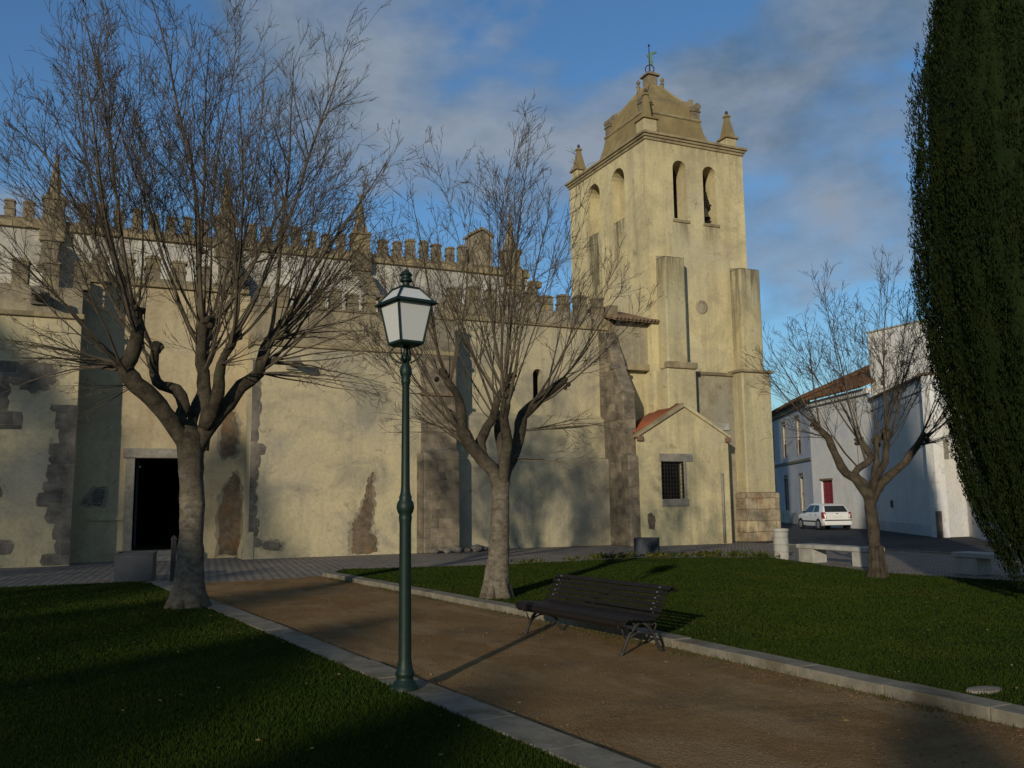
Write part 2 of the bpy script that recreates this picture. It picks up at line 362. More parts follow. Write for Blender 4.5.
# ------------------------------------------------------------------ mesh helpers
class MB:
    def __init__(s): s.v = []; s.f = []
    def add(s, vs, fs):
        o = len(s.v); s.v += [tuple(v) for v in vs]; s.f += [tuple(i + o for i in f) for f in fs]; return s
    def box(s, x0, x1, y0, y1, z0, z1, tx=0.0, ty=0.0):
        vs = [(x0, y0, z0), (x1, y0, z0), (x1, y1, z0), (x0, y1, z0),
              (x0 + tx, y0 + ty, z1), (x1 - tx, y0 + ty, z1), (x1 - tx, y1 - ty, z1), (x0 + tx, y1 - ty, z1)]
        return s.add(vs, [(3, 2, 1, 0), (4, 5, 6, 7), (0, 1, 5, 4), (1, 2, 6, 5), (2, 3, 7, 6), (3, 0, 4, 7)])
    def prism(s, poly, fn, d0, d1):
        """extrude 2D polygon; fn(u, v, d) -> xyz"""
        n = len(poly)
        vs = [fn(u, v, d0) for u, v in poly] + [fn(u, v, d1) for u, v in poly]
        fs = [tuple(range(n))[::-1], tuple(range(n, 2 * n))] + [(i, (i + 1) % n, n + (i + 1) % n, n + i) for i in range(n)]
        return s.add(vs, fs)
    def tube(s, pts, rads, n=6, cap=True):
        pts = [Vector(p) for p in pts]
        k = len(pts); vs = []
        ref = None
        for i, p in enumerate(pts):
            t = (pts[min(i + 1, k - 1)] - pts[max(i - 1, 0)])
            if t.length < 1e-9: t = Vector((0, 0, 1))
            t.normalize()
            if ref is None:
                ref = t.cross(Vector((0.31, 0.87, 0.12))); 
                if ref.length < 1e-3: ref = t.cross(Vector((1, 0, 0)))
            a = ref - t * ref.dot(t); a.normalize(); ref = a
            b = t.cross(a)
            r = rads[i] if hasattr(rads, '__len__') else rads
            for j in range(n):
                g = 2 * math.pi * j / n
                vs.append(p + a * (r * math.cos(g)) + b * (r * math.sin(g)))
        fs = []
        for i in range(k - 1):
            for j in range(n):
                fs.append((i * n + j, i * n + (j + 1) % n, (i + 1) * n + (j + 1) % n, (i + 1) * n + j))
        if cap:
            fs.append(tuple(range(n))[::-1]); fs.append(tuple(range((k - 1) * n, k * n)))
        return s.add(vs, fs)
    def lathe(s, prof, cx=0, cy=0, n=20):
        vs = []; fs = []
        for r, z in prof:
            for j in range(n):
                g = 2 * math.pi * j / n
                vs.append((cx + r * math.cos(g), cy + r * math.sin(g), z))
        for i in range(len(prof) - 1):
            for j in range(n):
                fs.append((i * n + j, i * n + (j + 1) % n, (i + 1) * n + (j + 1) % n, (i + 1) * n + j))
        fs.append(tuple(range(n))[::-1]); fs.append(tuple(range((len(prof) - 1) * n, len(prof) * n)))
        return s.add(vs, fs)
    def loft(s, rings, cap=True):
        n = len(rings[0]); vs = [p for r in rings for p in r]; fs = []
        for i in range(len(rings) - 1):
            for j in range(n):
                fs.append((i * n + j, i * n + (j + 1) % n, (i + 1) * n + (j + 1) % n, (i + 1) * n + j))
        if cap:
            fs.append(tuple(range(n))[::-1]); fs.append(tuple(range((len(rings) - 1) * n, len(rings) * n)))
        return s.add(vs, fs)
    def panel(s, outline, holes, fn, depth, d0=0.0):
        """flat wall face with openings; fn(u,v,d); reveals go from d0 to d0+depth"""
        bm = bmesh.new(); edges = []
        for loop in [outline] + holes:
            vv = [bm.verts.new((u, v, 0)) for u, v in loop]
            for i in range(len(vv)): edges.append(bm.edges.new((vv[i], vv[(i + 1) % len(vv)])))
        bmesh.ops.triangle_fill(bm, use_beauty=True, use_dissolve=False, edges=edges)
        bm.verts.index_update()
        bm.normal_update()
        vs = [fn(v.co.x, v.co.y, d0) for v in bm.verts]
        fs = []
        for f in bm.faces:
            ids = [v.index for v in f.verts]
            fs.append(tuple(ids))
        bm.free()
        s.add(vs, fs)
        for loop in holes:
            n = len(loop)
            s.add([fn(u, v, d0) for u, v in loop] + [fn(u, v, d0 + depth) for u, v in loop],
                  [(i, (i + 1) % n, n + (i + 1) % n, n + i) for i in range(n)])
        return s
    def build(s, name, mat, parent=None, bevel=0.0, smooth=False, loc=None, recalc=True, local=False):
        me = bpy.data.meshes.new(name)
        off = Vector((0, 0, 0)); q = parent
        while q is not None: off += q.location; q = q.parent
        vs = s.v
        if loc is not None:
            vs = s.v            # mesh given about its own origin
        elif parent is not None and off.length > 0 and not local:
            vs = [(v[0] - off.x, v[1] - off.y, v[2] - off.z) for v in s.v]
        me.from_pydata(vs, [], s.f)
        if recalc:
            bm = bmesh.new(); bm.from_mesh(me); bmesh.ops.recalc_face_normals(bm, faces=bm.faces); bm.to_mesh(me); bm.free()
        me.materials.append(MT[mat] if isinstance(mat, str) else mat)
        if smooth:
            me.shade_smooth()
        o = bpy.data.objects.new(name, me); COL.objects.link(o)
        if parent is not None: o.parent = parent
        if loc is not None: o.location = Vector(loc) - off
        if bevel:
            md = o.modifiers.new('bevel', 'BEVEL'); md.width = bevel; md.segments = 2; md.limit_method = 'ANGLE'
        return o


def thing(name, label, cat, loc=(0, 0, 0), rz=0.0, group=None):
    o = bpy.data.objects.new(name, None); COL.objects.link(o)
    o.location = loc; o.rotation_euler = (0, 0, rz); o.empty_display_size = 0.3
    o['label'] = label; o['category'] = cat
    if group: o['group'] = group
    return o


def tag(o, label, cat, group=None):
    o['label'] = label; o['category'] = cat
    if group: o['group'] = group
    return o


def struct(o, kind='structure'):
    o['kind'] = kind; return o


def copy_tree(o, parent=None):
    c = o.copy(); COL.objects.link(c)
    if parent is not None: c.parent = parent
    for ch in list(o.children): copy_tree(ch, c)
    return c


FX = lambda Y: (lambda u, v, d: (u, Y + d, v))        # wall facing -Y : u = x, v = z
FL = lambda X: (lambda u, v, d: (X + d, u, v))        # wall facing -X : u = y, v = z


def arch(u0, u1, v0, v1, n=10):
    r = (u1 - u0) / 2; c = (u0 + u1) / 2
    return [(u0, v0), (u1, v0)] + [(c + r * math.cos(math.pi * i / n), v1 - r + r * math.sin(math.pi * i / n)) for i in range(n + 1)]


def rect(u0, u1, v0, v1): return [(u0, v0), (u1, v0), (u1, v1), (u0, v1)]


def ragged(rng, left, right, z0, z1, jl=0.0, jr=0.0, course=0.36, soft=0.03):
    """outline of a strip of blocks with stepped ragged sides"""
    L = []; Rr = []; z = z0
    while z < z1 - 0.05:
        h = min(course * rng.uniform(0.7, 1.35), z1 - z)
        xl = left(z) + (rng.random() - 0.5) * 2 * jl; xr = right(z) + (rng.random() - 0.5) * 2 * jr
        k = 3
        for i in range(k + 1):
            zz = z + h * (0.03 + 0.94 * i / k)
            L.append((xl + rng.uniform(-soft, soft) * (jl > 0) + (0.05 if i in (0, k) and jl else 0), zz))
            Rr.append((xr + rng.uniform(-soft, soft) * (jr > 0) - (0.05 if i in (0, k) and jr else 0), zz))
        z += h
    return Rr + L[::-1]


def blob(rng, cx, cz, pts, jit=0.05, sub=7):
    out = []
    n = len(pts)
    for i in range(n):
        a = pts[i]; b = pts[(i + 1) % n]
        for k in range(sub):
            t = k / sub
            out.append((cx + a[0] * (1 - t) + b[0] * t + rng.uniform(-jit, jit), cz + a[1] * (1 - t) + b[1] * t + rng.uniform(-jit, jit)))
    return out


# ------------------------------------------------------------------ setting: ground, path, lawns, road
def sheet(name, poly, z, mat, thick=0.0, sub=0):
    m = MB()
    if thick:
        m.prism(poly, lambda u, v, d: (u, v, d), z - thick, z)
    else:
        m.add([(x, y, z) for x, y in poly], [tuple(range(len(poly)))])
    return struct(m.build(name, mat, recalc=bool(thick)))


lk = lambda y: 3.18 - 0.109 * (y - 4.95)       # left kerb, path side
rk = lambda y: 6.05 - 0.103 * (y - 10) if y > 10 else 6.05 - 0.035 * (y - 10)       # right kerb, path side
GZL, GZR = 0.05, 0.085
sheet('ground', [(-900, -900), (900, -900), (900, 900), (-900, 900)], -0.03, 'ground')
sheet('pavement', [(-30, 20.5), (14, 20.5), (14, 8), (17.2, -20), (23.3, -20), (23.3, 27.5), (27, 60), (-30, 60)], 0.0, 'cobble')
sheet('path', [(lk(-14), -14), (rk(-14), -14), (rk(10), 10), (rk(21.8), 21.8), (4.0, 21.5), (2.6, 21.4), (lk(21.2), 21.2)], 0.006, 'path')
sheet('road', [(23.3, -40), (60, -40), (60, 90), (30, 90), (24.5, 34), (23.3, 27.5)], -0.012, 'asphalt')
MB().box(23.1, 23.3, -20, 27.5, -0.1, 0.04).build('road_kerb', 'concrete', bevel=0.01)['kind'] = 'structure'

LAWN_L = [(-30, -14), (lk(-14) - 0.36, -14), (lk(21.3) - 0.36, 21.3), (1.05, 21.75), (0.6, 21.95), (-1, 22.0), (-30, 22.6)]
LAWN_R = [(rk(-14) + 0.28, -14), (16.6, -14), (15.95, 11.9), (15.45, 14.9), (16.0, 17.0), (17.0, 20.3), (14.05, 22.2), (9.2, 21.9), (5.5, 22.55), (rk(21.5) + 0.28, 21.5), (rk(10) + 0.28, 10)]
sheet('lawn', LAWN_L, GZL, 'turf', 0.12)
sheet('lawn', LAWN_R, GZR, 'turf', 0.16)


def kerb(line, w, z, side=1):
    """string of kerb stones along a polyline; side +1 puts the width to the right of travel"""
    m = MB(); rng = random.Random(4)
    for a, b in zip(line, line[1:]):
        a = Vector((*a, 0)); b = Vector((*b, 0)); L = (b - a).length; t = (b - a).normalized(); nrm = Vector((t.y, -t.x, 0)) * side
        k = max(1, round(L / 1.0)); st = L / k
        for i in range(k):
            p = a + t * (i * st + 0.002); q = a + t * ((i + 1) * st - 0.002)
            dz = rng.uniform(-0.006, 0.006); dx = rng.uniform(-0.006, 0.006)
            c = [p + nrm * dx, q + nrm * dx, q + nrm * (w + dx), p + nrm * (w + dx)]
            m.add([(*v.xy, -0.08) for v in c] + [(*v.xy, z + dz) for v in c], [(3, 2, 1, 0), (4, 5, 6, 7), (0, 1, 5, 4), (1, 2, 6, 5), (2, 3, 7, 6), (3, 0, 4, 7)])
    return struct(m.build('kerb', 'concrete', bevel=0.012))


kerb([(lk(-14), -14), (lk(21.35), 21.35), (1.15, 21.85)], 0.36, 0.062, -1)
kerb([(rk(-14), -14), (rk(10), 10), (rk(21.7), 21.7), (5.2, 22.6)], 0.28, 0.10, 1)


def grass(name, poly, z, n, h, near, seed):
    """single-triangle blades, denser near the camera"""
    rng = np.random.default_rng(seed)
    P = np.array(poly); lo = P.min(0); hi = P.max(0)
    lo = np.maximum(lo, (-9, 1.5)); hi = np.minimum(hi, (20, 24))
    pts = rng.uniform(lo, hi, (n * 7, 2))
    d = np.hypot(pts[:, 0], pts[:, 1])
    keep = rng.random(len(pts)) < np.clip(near / d, 0, 1) ** 1.6
    az = np.degrees(np.arctan2(pts[:, 0], pts[:, 1]))
    keep &= (az > -12) & (az < 62)
    ins = np.zeros(len(pts), bool); j = len(P) - 1
    for i in range(len(P)):
        c = ((P[i, 1] > pts[:, 1]) != (P[j, 1] > pts[:, 1])) & (pts[:, 0] < (P[j, 0] - P[i, 0]) * (pts[:, 1] - P[i, 1]) / (P[j, 1] - P[i, 1] + 1e-12) + P[i, 0])
        ins ^= c; j = i
    pts = pts[keep & ins][:n]; d = np.hypot(pts[:, 0], pts[:, 1]); k = len(pts)
    clump = 0.9 + 0.2 * np.sin(pts[:, 0] * 2.3 + np.sin(pts[:, 1] * 1.7) * 2) * np.sin(pts[:, 1] * 2.9 + pts[:, 0])
    hh = h * rng.uniform(0.5, 1.25, k) * clump * (1 + np.clip(d / 14, 0, 1) * 0.3)
    w = np.clip(0.0045 * (d / 6), 0.004, 0.014)
    a = rng.uniform(0, 2 * np.pi, k); ln = rng.uniform(0, 0.8, k) * hh; la = rng.uniform(0, 2 * np.pi, k)
    V = np.zeros((k, 3, 3), np.float32)
    V[:, 0, 0] = pts[:, 0] - np.cos(a) * w; V[:, 0, 1] = pts[:, 1] - np.sin(a) * w
    V[:, 1, 0] = pts[:, 0] + np.cos(a) * w; V[:, 1, 1] = pts[:, 1] + np.sin(a) * w
    V[:, 2, 0] = pts[:, 0] + np.cos(la) * ln; V[:, 2, 1] = pts[:, 1] + np.sin(la) * ln
    V[:, 0, 2] = V[:, 1, 2] = z - 0.004; V[:, 2, 2] = z + hh
    me = bpy.data.meshes.new(name)
    me.vertices.add(k * 3); me.vertices.foreach_set('co', V.ravel())
    me.loops.add(k * 3); me.loops.foreach_set('vertex_index', np.arange(k * 3, dtype=np.int32))
    me.polygons.add(k); me.polygons.foreach_set('loop_start', np.arange(0, k * 3, 3, dtype=np.int32)); me.polygons.foreach_set('loop_total', np.full(k, 3, np.int32))
    me.update(); me.validate()
    me.materials.append(MT['blade'])
    o = bpy.data.objects.new(name, me); COL.objects.link(o); o['kind'] = 'stuff'
    return o


# ------------------------------------------------------------------ church
YB, YR, YA, YN = 29.9, 31.25, 31.00, 36.0      # chapel fronts, door recess, aisle wall, nave wall
church = thing('church', 'old fortified church with cream plaster walls, battlements and square belfry tower', 'church', (10, 31, 0))
rng = random.Random(11)
part = lambda m, name, mat, parent=church, **k: m.build(name, mat, parent, **k)

# nave clerestory and roofs
part(MB().box(-14, 17.2, YN, 47, 0, 11.75), 'nave_wall', 'plaster_grey')
part(MB().box(-14, 17.25, YN - 0.14, YN + 0.5, 11.75, 11.98), 'cornice', 'cornice', bevel=0.03)
par = part(MB().box(-14, 17.2, YN - 0.06, YN + 0.42, 11.98, 12.14), 'parapet', 'merlon')


def merlon_mesh(w, d, h, seed):
    r = random.Random(seed); m = MB()
    j = lambda: r.uniform(-0.015, 0.015)
    m.box(-w / 2 + j(), w / 2 + j(), 0, d, 0, h * 0.42, 0.005)
    m.box(-w / 2 - 0.02 + j(), w / 2 + 0.02 + j(), -0.025, d + 0.02, h * 0.42, h * 0.52)
    m.box(-w / 2 + 0.01 + j(), w / 2 - 0.01 + j(), 0.004, d - 0.01, h * 0.52, h * 0.84)
    m.box(-w / 2 - 0.025 + j(), w / 2 + 0.025 + j(), -0.03, d + 0.03, h * 0.84, h * 0.92)
    m.box(-w / 2 + 0.0, w / 2 - 0.0, 0.0, d, h * 0.92, h, 0.07, 0.05)
    return m


def merlons(parent, xs, y, z, w, d, h, skip=(), along='x', jit=0.02):
    protos = []
    for i, x in enumerate(xs):
        if any(a < x < b for a, b in skip): continue
        loc = (x, y, z) if along == 'x' else (y, x, z)
        if len(protos) < 4:
            o = merlon_mesh(w, d, h, i).build('merlon', 'merlon', parent, bevel=0.02, loc=loc)
            protos.append(o)
        else:
            o = protos[i % 4].copy(); COL.objects.link(o); o.parent = parent
            off = parent.location + church.location
            o.location = Vector(loc) - off
        o.scale = (1 + rng.uniform(-0.10, 0.08), 1, 1 + rng.uniform(-0.20, 0.06))
        o.rotation_euler = (rng.uniform(-0.03, 0.03), rng.uniform(-0.035, 0.035), rng.uniform(-0.05, 0.05))
        if along != 'x': o.rotation_euler.z = R(-90)


PINS = [-2.06, 4.0, 9.43, 16.35]
merlons(par, [-5.9 + 0.605 * i for i in range(38)], YN - 0.02, 12.13, 0.37, 0.34, 0.84, [(p - 0.62, p + 0.62) for p in PINS] + [(14.2, 15.6)])
for px in PINS:
    pin = part(MB().box(px - 0.42, px + 0.42, YN - 0.30, YN + 0.50, 11.3, 12.15).box(px - 0.36, px + 0.36, YN - 0.24, YN + 0.44, 12.15, 12.86)
               .box(px - 0.42, px + 0.42, YN - 0.30, YN + 0.50, 12.86, 12.98), 'pinnacle', 'merlon', bevel=0.03)
    cy = YN + 0.10
    rings = []
    for z, r in ((12.98, 0.31), (13.1, 0.28), (14.55, 0.055), (14.58, 0.10), (14.66, 0.10), (14.70, 0.03)):
        rings.append([(px + r * math.cos(math.pi / 4 * k + math.pi / 8), cy + r * math.sin(math.pi / 4 * k + math.pi / 8), z) for k in range(8)])
    s = MB().loft(rings)
    for k in range(4):
        a = k * math.pi / 2
        s.box(px + 0.30 * math.cos(a + .78) - 0.06, px + 0.30 * math.cos(a + .78) + 0.06, cy + 0.3 * math.sin(a + .78) - 0.06, cy + 0.3 * math.sin(a + .78) + 0.06, 12.98, 13.32, 0.045, 0.045)
    s.build('spire', 'merlon', pin, bevel=0.01)
    # raking buttress against the clerestory
    prof = [(YN, 8.4), (YN, 11.2), (YN - 0.45, 11.1), (33.9, 9.75), (33.4, 9.55), (33.4, 8.4)]
    part(MB().prism(prof, lambda u, v, d: (px + d, u, v), -0.24, 0.24), 'buttress', 'plaster_grey', bevel=0.03)
    part(MB().prism([(YN - 0.02, 11.22), (YN - 0.02, 11.31), (YN - 0.50, 11.21), (33.85, 9.85), (33.34, 9.65), (33.34, 9.56), (33.9, 9.77), (YN - 0.45, 11.12)], lambda u, v, d: (px + d, u, v), -0.28, 0.28), 'buttress_coping', 'merlon')
# small gabled bellcote on the nave wall
bc = part(MB().prism([(14.4, 12.1), (15.4, 12.1), (15.4, 13.45), (14.9, 13.72), (14.4, 13.45)], FX(YN - 0.1), 0, 0.8), 'bellcote', 'plaster_parapet', bevel=0.02)
MB().prism([(14.32, 13.42), (14.9, 13.74), (15.48, 13.42), (15.48, 13.52), (14.9, 13.86), (14.32, 13.52)], FX(YN - 0.18), 0, 0.95).build('coping', 'merlon', bc)

# aisle roof, hidden behind the battlements
part(MB().prism([(YA + 0.4, 8.5), (YA + 0.4, 8.6), (YN + 0.01, 9.6), (YN + 0.01, 9.5)], lambda u, v, d: (d, u, v), 11.4, 18.2), 'aisle_roof', 'tile_old')

def bare(seed, cx_, cz_, pts, jit, fn_, mat):
    """patch where the plaster has fallen: crumbling rim, then the stone"""
    mx = sum(p[0] for p in pts) / len(pts); mz = sum(p[1] for p in pts) / len(pts)
    r_ = random.Random(seed + 400)
    big = [(mx + (u - mx) * 1.10 + math.copysign(0.07, u - mx), mz + (v - mz) * 1.04 + math.copysign(0.05, v - mz)) for u, v in pts]
    big = [(u, max(v, 0.06 - cz_)) for u, v in big]
    o = part(MB().prism(blob(r_, cx_, cz_, big, jit * 1.5), fn_, -0.005, 0.03), 'plaster_scar', 'plaster_dirty')
    part(MB().prism(blob(random.Random(seed), cx_, cz_, pts, jit), fn_, -0.011, 0.03), 'bare_masonry', mat)


# left pier (projecting), stone quoins at both sides
part(MB().box(-14, -0.80, YB, YR + 0.4, 0, 7.36), 'pier_wall', 'plaster_yellow')
part(MB().box(-14, -0.72, YB - 0.10, YB + 0.5, 7.36, 7.52), 'cornice', 'cornice', bevel=0.03)
pp = part(MB().box(-14, -0.80, YB + 0.02, YB + 0.45, 7.52, 8.32), 'parapet', 'plaster_parapet')
part(MB().prism([(YB + 0.45, 8.0), (YB + 0.45, 8.1), (YR, 8.5), (YR, 8.4)], lambda u, v, d: (d, u, v), -14, -0.82), 'pier_roof', 'tile_old')
merlons(pp, [-5.9 + 0.84 * i for i in range(7)], YB + 0.04, 8.31, 0.46, 0.38, 0.86)
part(MB().prism(ragged(random.Random(3), lambda z: -1.60 + 0.25 * math.sin(z * 2.1), lambda z: -0.80, 0.02, 4.75, 0.30, 0.0, 0.40), FX(YB), -0.018, 0.05), 'quoin', 'stone_grey')
part(MB().prism(ragged(random.Random(8), lambda z: -4.4, lambda z: -2.60 + 0.2 * math.sin(z * 1.7), 0.02, 6.0, 0.0, 0.30, 0.42), FX(YB), -0.018, 0.05), 'quoin', 'stone_grey')
bare(5, -1.95, 5.55, [(-.6, -.3), (0, -.5), (.5, -.2), (.6, .3), (.1, .5), (-.5, .35)], 0.07, FX(YB), 'stone_grey')

# recess with the doorway
fn = FX(YR)
door_hole = rect(0.91, 2.37, 0.32, 3.24)
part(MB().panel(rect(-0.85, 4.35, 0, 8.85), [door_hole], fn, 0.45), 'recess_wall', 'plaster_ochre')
part(MB().box(-0.80, 4.3, YR - 0.12, YR + 0.4, 8.85, 9.02), 'cornice', 'cornice', bevel=0.03)
rp = part(MB().box(-0.80, 4.3, YR - 0.02, YR + 0.40, 9.02, 9.16), 'parapet', 'merlon')
merlons(rp, [-0.4 + 0.8 * i for i in range(6)], YR, 9.15, 0.46, 0.36, 0.74)
df = part(MB().box(0.55, 2.75, YR - 0.10, YR + 0.2, 3.24, 3.55).box(0.64, 0.91, YR - 0.05, YR + 0.2, 0.32, 3.24).box(2.37, 2.64, YR - 0.05, YR + 0.2, 0.32, 3.24), 'door_frame', 'lintel', bevel=0.02)
part(MB().box(0.5, 2.8, YR - 0.45, YR + 0.4, 0.0, 0.32).box(0.65, 2.65, YR - 0.75, YR - 0.45, 0, 0.16), 'doorstep', 'lintel', bevel=0.02)
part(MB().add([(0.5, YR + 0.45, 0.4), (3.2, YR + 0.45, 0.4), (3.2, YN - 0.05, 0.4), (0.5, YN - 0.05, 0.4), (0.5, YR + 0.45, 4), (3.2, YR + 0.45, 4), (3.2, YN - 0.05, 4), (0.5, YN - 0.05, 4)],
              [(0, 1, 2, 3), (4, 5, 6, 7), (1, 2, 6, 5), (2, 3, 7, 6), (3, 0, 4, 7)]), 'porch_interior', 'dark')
dl = part(MB().box(0.97, 1.04, YR + 0.46, YR + 1.9, 0.42, 3.22), 'door_leaf', 'bronze', bevel=0.01)
MB().lathe([(0.02, 0), (0.05, 0.02), (0.05, 0.05), (0.02, 0.07)], 0, 0, 10).build('glint_disc', 'plate', dl, loc=(1.07, YR + 0.62, 2.95))  # pale disc stands in for a small white glint in the doorway
bare(15, -0.22, 1.98, [(-.38, -.15), (-.1, -.22), (.22, -.25), (.30, .05), (.28, .28), (.02, .3), (-.12, .1)], 0.03, fn, 'stone_grey')
bare(16, 3.88, 1.4, [(-.32, -1.3), (.32, -1.3), (.36, -.2), (.3, 1.0), (.12, 1.45), (-.2, .9), (-.34, .2)], 0.05, fn, 'rubble_brown')
bare(17, 3.75, 4.2, [(-.2, -.9), (.25, -.8), (.3, .2), (.1, .8), (-.25, .6)], 0.06, fn, 'rubble_brown')
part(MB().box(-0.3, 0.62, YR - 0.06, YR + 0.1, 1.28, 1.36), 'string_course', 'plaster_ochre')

# projecting chapel between the doorway and the stone buttress
part(MB().box(4.30, 11.35, YB, YR + 0.35, 0, 6.90), 'chapel_wall', 'plaster_yellow')
part(MB().prism([(4.12, 0.0), (4.12, 0.25), (4.30, 0.85), (4.45, 0.85), (4.45, 0.0)], lambda u, v, d: (u, YB - 0.03 + d, v), 0.0, 1.2), 'wall_foot', 'plaster_yellow')
part(MB().box(4.25, 11.42, YB - 0.09, YB + 0.4, 6.90, 7.06), 'cornice', 'cornice', bevel=0.03)
cp = part(MB().box(4.30, 11.35, YB + 0.02, YB + 0.45, 7.06, 8.22).box(4.30, 4.7, YB + 0.45, YR, 7.0, 8.22).box(10.95, 11.35, YB + 0.45, YR - 1, 7.0, 8.22), 'parapet', 'plaster_parapet')
part(MB().box(4.27, 11.38, YB - 0.03, YB + 0.48, 8.22, 8.31), 'string_course', 'merlon', bevel=0.02)
part(MB().prism([(YB + 0.45, 7.9), (YB + 0.45, 8.0), (YR, 8.45), (YR, 8.35)], lambda u, v, d: (d, u, v), 4.7, 10.95), 'chapel_roof', 'tile_old')
merlons(cp, [4.62 + 0.60 * i for i in range(10)], YB + 0.04, 8.30, 0.40, 0.38, 0.74)
part(MB().prism(ragged(random.Random(21), lambda z: 4.295, lambda z: 4.60 + 0.10 * math.sin(z * 2.7), 0.35, 6.4, 0.0, 0.12, 0.38), FX(YB), -0.015, 0.05), 'quoin', 'stone_grey')
bare(22, 8.02, 0.0, [(-.42, .06), (.46, .06), (.42, .6), (.22, .75), (.30, 1.3), (.34, 1.7), (.25, 2.2), (.32, 2.75), (.12, 2.5), (.04, 1.9), (-.14, 1.35), (-.38, 1.1), (-.36, .6)], 0.045, FX(YB), 'rubble_brown')
bare(23, 4.95, 0.42, [(-.2, -.12), (.3, -.16), (.42, .0), (.1, .14), (-.2, .1)], 0.03, FX(YB), 'stone_grey')


def gargoyle(x, y, z, L=0.75):
    m = MB()
    m.tube([(x, y + 0.2, z), (x, y - L * 0.35, z + 0.02), (x, y - L * 0.7, z - 0.03), (x, y - L, z - 0.02)], [0.17, 0.15, 0.12, 0.13], 8)
    m.box(x - 0.13, x + 0.13, y - L - 0.16, y - L + 0.08, z - 0.10, z + 0.12, 0.03, 0.03)
    m.box(x - 0.20, x + 0.20, y - 0.10, y + 0.05, z - 0.22, z + 0.20)
    return m


part(gargoyle(5.55, YB, 6.35), 'gargoyle', 'lintel', smooth=False, bevel=0.02)
part(gargoyle(-2.0, YB, 7.95, 0.9), 'gargoyle', 'stone_grey', smooth=False, bevel=0.02)

# stone buttress at the right end of the chapel
prof = [(YB + 0.3, 0), (29.58, 0), (29.58, 3.35), (29.66, 3.48), (29.84, 3.6), (29.84, 7.3), (YB + 0.3, 7.9)]
bt = part(MB().prism([(u, v) for u, v in prof], lambda u, v, d: (d, u, v), 10.05, 11.37), 'buttress', 'stone', bevel=0.04)
MB().box(9.90, 10.05, 29.60, 29.95, 0, 3.40).build('plinth', 'stone', bt, bevel=0.03)
MB().box(10.0, 11.42, 29.76, 29.86, 5.45, 5.55).build('string_course', 'rust', bt)

# aisle wall between the buttresses: thicker towards the ground in two ledges
slit = arch(14.95, 15.37, 5.33, 6.80)
part(MB().panel(rect(11.2, 18.4, 5.02, 8.50), [slit], FX(YA), 0.5).box(11.2, 18.4, YA + 0.5, YA + 0.6, 5.0, 8.5), 'aisle_wall', 'plaster_yellow')
part(MB().box(14.7, 15.6, YA + 0.49, YA + 0.498, 5.1, 7.0), 'window_pane', 'dark')
part(MB().prism([(30.45, 0), (30.45, 3.30), (30.72, 3.38), (30.72, 4.86), (YA, 5.02), (YA + 0.6, 5.02), (YA + 0.6, 0)], lambda u, v, d: (d, u, v), 11.2, 18.4), 'aisle_wall', 'plaster_yellow', bevel=0.03)
part(MB().box(11.2, 18.4, YA - 0.10, YA + 0.5, 8.50, 8.66), 'cornice', 'cornice', bevel=0.03)
ap = part(MB().box(11.2, 18.8, YA + 0.0, YA + 0.42, 8.66, 9.14), 'parapet', 'plaster_parapet')
merlons(ap, [11.75 + 0.78 * i for i in range(9)], YA + 0.02, 9.13, 0.46, 0.38, 0.78)
part(MB().box(18.3, 18.75, YA - 0.18, YA + 0.3, 8.3, 9.55), 'corner_pillar', 'merlon', bevel=0.03)
part(MB().box(17.1, 17.5, YN - 0.35, YN + 0.3, 10.2, 11.3).box(17.15, 17.75, YN - 0.3, YN + 0.2, 11.3, 11.6).box(17.3, 17.9, YN - 0.25, YN + 0.15, 10.7, 10.95), 'corbel', 'merlon', bevel=0.03)
# a stub of wall at Y=YA above the recess side so the chapel closes against the aisle
part(MB().box(11.2, 11.36, YB + 0.3, YA + 0.1, 0, 8.2), 'chapel_return', 'plaster_yellow')

# second stone buttress with raking head
prof = [(31.7, 0), (28.97, 0), (28.97, 3.35), (29.25, 3.5), (29.25, 5.85), (29.9, 6.9), (29.9, 7.1), (30.5, 8.3), (31.7, 8.6)]
part(MB().prism(prof, lambda u, v, d: (d, u, v), 17.90, 18.46), 'buttress', 'stone', bevel=0.05)
part(MB().box(17.84, 18.52, 29.84, 30.1, 6.78, 6.92), 'drip_stone', 'stone_grey', bevel=0.02)

# stair turret wall between buttress and tower
part(MB().box(18.54, 20.14, 30.40, 32.2, 6.9, 8.80), 'stair_wall', 'plaster_dirty', bevel=0.03)
part(MB().box(18.54, 20.0, 30.62, 32.1, 0, 6.9), 'stair_wall', 'plaster_buttress')
part(MB().prism([(29.98, 8.76), (29.98, 8.86), (32.3, 9.62), (32.3, 9.5)], lambda u, v, d: (d, u, v), 18.1, 20.14), 'stair_roof', 'rust')
m = MB()
for i in range(12): m.tube([(18.14 + i * 0.175, 29.92, 8.84), (18.14 + i * 0.175, 32.25, 9.6)], 0.06, 6)
part(m, 'tile_row', 'rust', smooth=True)

